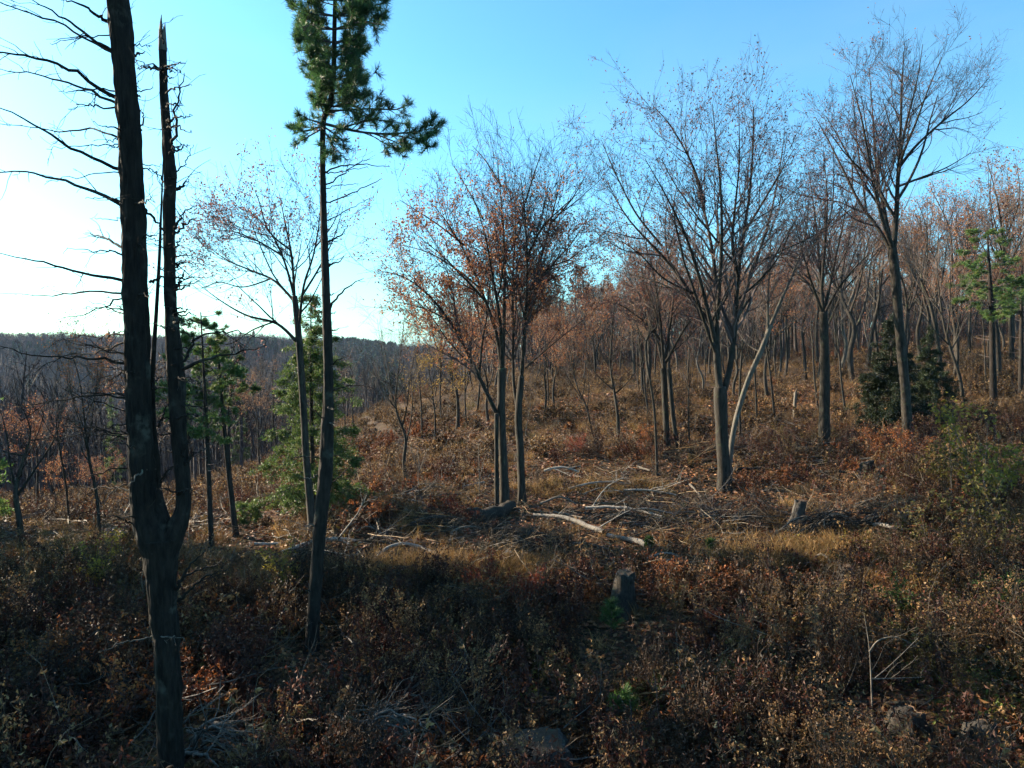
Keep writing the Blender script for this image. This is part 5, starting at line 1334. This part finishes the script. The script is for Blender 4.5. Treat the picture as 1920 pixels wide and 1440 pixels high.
SH = {'orange': shrub_proto(1, OR2), 'pale': shrub_proto(2, [(.36, .19, .09), (.42, .26, .14), (.30, .13, .06)], n=4, open_=.2), 'red': shrub_proto(3, [(.19, .04, .02), (.25, .07, .03), (.14, .035, .02)]),
      'yellow': shrub_proto(4, [(.27, .21, .03), (.20, .17, .035), (.34, .25, .04)]), 'green': shrub_proto(5, [(.06, .11, .02), (.09, .15, .03), (.045, .08, .02)], n=8, open_=.6),
      'olive': shrub_proto(6, [(.14, .12, .03), (.18, .15, .04), (.10, .08, .025), (.20, .13, .05)], n=8, open_=.5), 'oak2': shrub_proto(7, OR2, n=3, open_=.25)}
for k, nm, lb, px, py, hp in [
    ('orange', 'oak_sapling', 'rust-orange oak sapling in the dark bottom left weeds', 75, 1295, 100), ('oak2', 'oak_sapling', 'orange oak sapling just left of the dead pine foot', 210, 1390, 140),
    ('oak2', 'oak_sapling', 'small orange leaf spray touching the dead pine trunk', 258, 1235, 75), ('pale', 'oak_sapling', 'pale orange upright sapling beside the grey brush heap', 1692, 1010, 95),
    ('pale', 'oak_sapling', 'pale orange sapling on top of the grey brush heap', 1600, 985, 70), ('orange', 'oak_sapling', 'orange sapling under the dark evergreen', 1640, 868, 55), ('orange', 'oak_sapling', 'orange-brown sapling below the tallest tree', 1712, 875, 62),
    ('red', 'oak_sapling', 'dark red sapling at the front of the dry grass', 900, 1120, 80), ('red', 'oak_sapling', 'wide reddish sapling right of the dry grass', 985, 1150, 90), ('orange', 'oak_sapling', 'small bright orange sapling in front of the tall pine', 772, 1262, 60),
    ('yellow', 'sapling', 'thin yellow sapling beside the tall pine', 545, 1125, 75), ('yellow', 'shrub', 'yellow-green shrub left of the dead pine', 180, 1120, 85), ('green', 'shrub', 'bright green shrub on the right slope', 1712, 1165, 65),
    ('green', 'shrub', 'green shrub at the right edge above the bramble', 1885, 1160, 75), ('yellow', 'shrub', 'yellow-green bush at the right edge', 1868, 970, 150), ('olive', 'shrub', 'olive bush below the yellow-green bush', 1900, 1050, 140),
    ('red', 'oak_sapling', 'reddish sapling on the rotting log', 862, 985, 60), ('orange', 'oak_sapling', 'orange sapling under the twin-trunked tree', 1196, 848, 45), ('red', 'oak_sapling', 'red sapling left of the slanting tree', 1078, 855, 40),
    ('orange', 'oak_sapling', 'orange sapling in front of the hemlock', 690, 985, 50), ('olive', 'shrub', 'olive shrub behind the yellow-green shrub at left', 110, 1085, 60), ('olive', 'shrub', 'olive bush right of the orange-brown sapling', 1790, 940, 120),
    ('olive', 'shrub', 'low olive bush mid-slope on the right', 1775, 1070, 100), ('orange', 'oak_sapling', 'rust sapling behind the tall mossy stump', 1245, 1105, 50), ('red', 'oak_sapling', 'dark red sapling right of the tall mossy stump', 1330, 1190, 55),
    ('green', 'shrub', 'green bramble bush at the bottom below the seedling', 1215, 1330, 60), ('orange', 'oak_sapling', 'orange-lit sapling near the twisted bare sapling', 1575, 1262, 60), ('olive', 'shrub', 'olive leafy bush right of the twisted bare sapling', 1810, 1310, 80)]:
    b = G(px, py); r_ = rs(px)
    plant(SH[k], nm, lb, b, hp * b[1] / F_PX, cat='sapling' if 'sapling' in nm else 'shrub', rz=r_.uniform(0, 6.3), sxy=r_.uniform(.85, 1.25))

def bare_sapling(label, base, Y, lines, seed, mat=None):
    rng = rs(seed); b = G(*base); root = thing('bare_sapling', label, 'sapling', b)
    arr = [px_path(p, b[1], b, dy, w, 1.) for p, w, dy in lines]
    m = MB(); S = np.stack([spline(a, 14) for a in arr]); tubes(m, S[..., :3], S[..., 3], 5)
    link('stem', m.mesh('stem', mat or M_BAREWOOD), root)
    k = MB(); t1, q1 = spawn(S[..., :3], S[..., 3], rng, per_m=5, t0=.15, ang=.7, sd=.2, npts=5, up=.06, wig=.12, rmin=.003, absl=.3, lsd=.5); tubes(k, t1, q1, 3)
    t2, q2 = spawn(t1, q1, rng, per_m=5, t0=.2, ang=.7, npts=3, rmin=.0025, absl=.13); tubes(k, t2, q2, 3); link('twigs', k.mesh('twigs', mat or M_BAREWOOD), root, 'stuff')
bare_sapling('twisted bare sapling with an arching top among the right brambles', (1637, 1372), None, [([(1637, 1374), (1634, 1290), (1630, 1215), (1620, 1150)], 4, 0), ([(1630, 1222), (1648, 1200), (1680, 1195), (1712, 1208)], 3.5, -.2), ([(1632, 1273), (1670, 1272), (1728, 1270)], 3, .2), ([(1640, 1272), (1675, 1242), (1722, 1196)], 2, .3)], 1)
bare_sapling('slim bare sapling in the grass by the lone vase-shaped tree', (785, 912), None, [([(785, 912), (786, 880), (783, 840)], 2.5, 0), ([(786, 885), (795, 860), (803, 840)], 1.6, .3), ([(786, 880), (776, 858), (770, 842)], 1.6, -.3)], 2)
bare_sapling('spindly grey sapling rising over the right bushes', (1785, 960), None, [([(1785, 960), (1783, 880), (1778, 800)], 2.5, 0), ([(1783, 890), (1792, 850), (1800, 815)], 1.5, .2)], 3)
bare_sapling('spindly grey sapling near the yellow-green bush', (1845, 950), None, [([(1845, 950), (1848, 870), (1852, 790)], 2.5, 0), ([(1848, 880), (1840, 840), (1832, 810)], 1.5, .2)], 4)
bare_sapling('leafless sapling between the rusty oaks and the slash heap', (898, 945), None, [([(898, 945), (899, 890), (897, 830)], 2.2, 0), ([(899, 900), (906, 870), (912, 850)], 1.4, .2)], 5)

# ------------------------------------------------------------------ woods too far to count
def far_woods():
    rng = rs(900)
    def far_mesh(seed, H, conifer=False, pal=None, col=(.055, .045, .045)):
        r = rs(seed); mb = MB()
        if conifer:
            tubes(mb, np.array([[[0, 0, 0], [0, 0, H * .5], [0, 0, H]]]), np.array([[.16, .1, .02]]), 5, (.08, .06, .05))
            n = 420; t = r.uniform(.12, 1, n) ** .8; a = r.uniform(0, 6.283, n); w = (1 - t) * H * .24 * r.uniform(.2, 1, n) + .1
            p = np.stack([w * np.cos(a), w * np.sin(a), t * H - w * .15], -1); leaves(mb, p, .9, pal, r, up=(0, 0, -.2), wid=.5, var=.35)
        else:
            m = hard_low(H, seed, r, mb, pal, col)
        return mb.mesh('far_tree', M_FARTREE, False)
    def hard_low(H, seed, r, mb, pal, col):
        tk = np.array([[0, 0, -.2, .17], [r.randn() * .2, 0, H * .45, .12], [r.randn() * .4, r.randn() * .4, H, .03]])
        S = spline(tk, 10); tubes(mb, S[None, :, :3], S[None, :, 3], 5, col)
        a, ar = spawn(S[None, :, :3], S[None, :, 3], r, count=11, t0=.35, t1=.95, ang=.6, sd=.15, lenf=.42, npts=5, up=.12, wig=.08, rf=.6, rmin=.02)
        b, br = spawn(a, ar, r, count=6, t0=.2, ang=.55, lenf=.55, npts=4, up=.08, wig=.12, rf=.6, rmin=.016)
        c, cr = spawn(b, br, r, count=5, t0=.2, ang=.6, lenf=.65, npts=3, up=.05, wig=.15, rf=.7, rmin=.012)
        for p, q in ((a, ar), (b, br), (c, cr)): tubes(mb, p, q, 3, col)
        if pal is not None:
            e = c[:, -1]; leaves(mb, e, .3, pal, r, var=.4)
    br = [(.17, .105, .065), (.13, .075, .05), (.20, .13, .085)]
    ms = [far_mesh(910 + k, 12) for k in range(4)] + [far_mesh(915 + k, 12, pal=[br, RUST, PURP][k]) for k in range(3)] + [far_mesh(920 + k, 13, True, [(.03, .055, .03), (.04, .07, .03), (.025, .045, .03)]) for k in range(2)]
    for k in range(3):
        r = rs(930 + k); mb = MB(); st_ = stalks(r, 16, .5, 3.2, .3, .35, 4); tubes(mb, st_, np.full(st_.shape[:2], .02), 3, (.05, .04, .038))
        a, ar = spawn(st_, np.full(st_.shape[:2], .015), r, per_m=2.5, t0=.2, ang=.6, npts=3, up=.06, rmin=.012, absl=.8); tubes(mb, a, ar, 3, (.055, .044, .04))
        leaves(mb, np.repeat(a[:, 1:].reshape(-1, 3), 2, 0) + r.randn(len(a) * 4, 3) * .15, .2, [br, RUST, [(.10, .07, .045), (.14, .10, .06)]][k], r, var=.4); ms.append(mb.mesh('far_bush', M_FARTREE, False))
    co = clump_coll('far_tree', ms)
    # valley and opposite hillside on the left
    n = 13000
    y = rng.uniform(62 ** 1.6, 700 ** 1.6, n) ** (1 / 1.6); px = rng.uniform(-500, 900, n); x = (px - 960) / F_PX * y
    keep = ((px < 520) & ((y > 95) | (rng.uniform(0, 1, n) < .4))) | ((y > 130) & (px < 760)) | (y > 190)
    keep &= ~((px > 700) & (y < 200))
    x, y = x[keep], y[keep]; n = len(x)
    q = noise2(x, y, .02, 81); i = np.where((q > 1.1) | (rng.uniform(0, 1, n) < .008), rng.randint(7, 9, n), rng.choice([0, 1, 2, 3, 4, 0, 1, 2], n))
    i = np.where((x / y > -.25) & (x / y < -.16) & (y > 180) & (rng.uniform(0, 1, n) < .6), rng.randint(7, 9, n), i)
    drop('valley_forest', 'hazy bare forest filling the valley and the opposite ridge', co, 9, x, y, rng, i, .85, 1.25, .05)
    # behind the slope on the right
    n = 3000
    y = rng.uniform(95, 330, n); px = rng.uniform(860, 2150, n); x = (px - 960) / F_PX * y
    k2 = rng.uniform(0, 1, n) < np.where(y < 130, .6, 1); x, y = x[k2], y[k2]; n = len(x)
    i = rng.choice([0, 1, 4, 5, 6, 4, 5, 4, 9, 10, 11, 9, 10, 11, 9], n)
    drop('slope_forest', 'brown mass of leafless woods along the skyline of the slope', co, 9, x, y, rng, i, .8, 1.25, .04)
far_woods()

# ------------------------------------------------------------------ the air over the valley
def haze():
    m, nt, out = mat_new('haze')
    v = N(nt, 'ShaderNodeVolumePrincipled', Density=HAZE_DENSITY, Anisotropy=.0)
    v.inputs['Color'].default_value = (.52, .70, 1., 1)
    nt.links.new(v.outputs[0], out.inputs['Volume'])
    x0, x1, y0, y1, z0, z1 = -4600, 4600, -80, 2700, -60, 45
    V = [(x, y, z) for x in (x0, x1) for y in (y0, y1) for z in (z0, z1)]
    mb = MB().add(V, q=[(0, 1, 3, 2), (4, 6, 7, 5), (0, 4, 5, 1), (2, 3, 7, 6), (0, 2, 6, 4), (1, 5, 7, 3)])
    tag(link('haze', mb.mesh('haze', m, False)), 'thin bluish autumn haze', None, None, 'stuff')
haze()
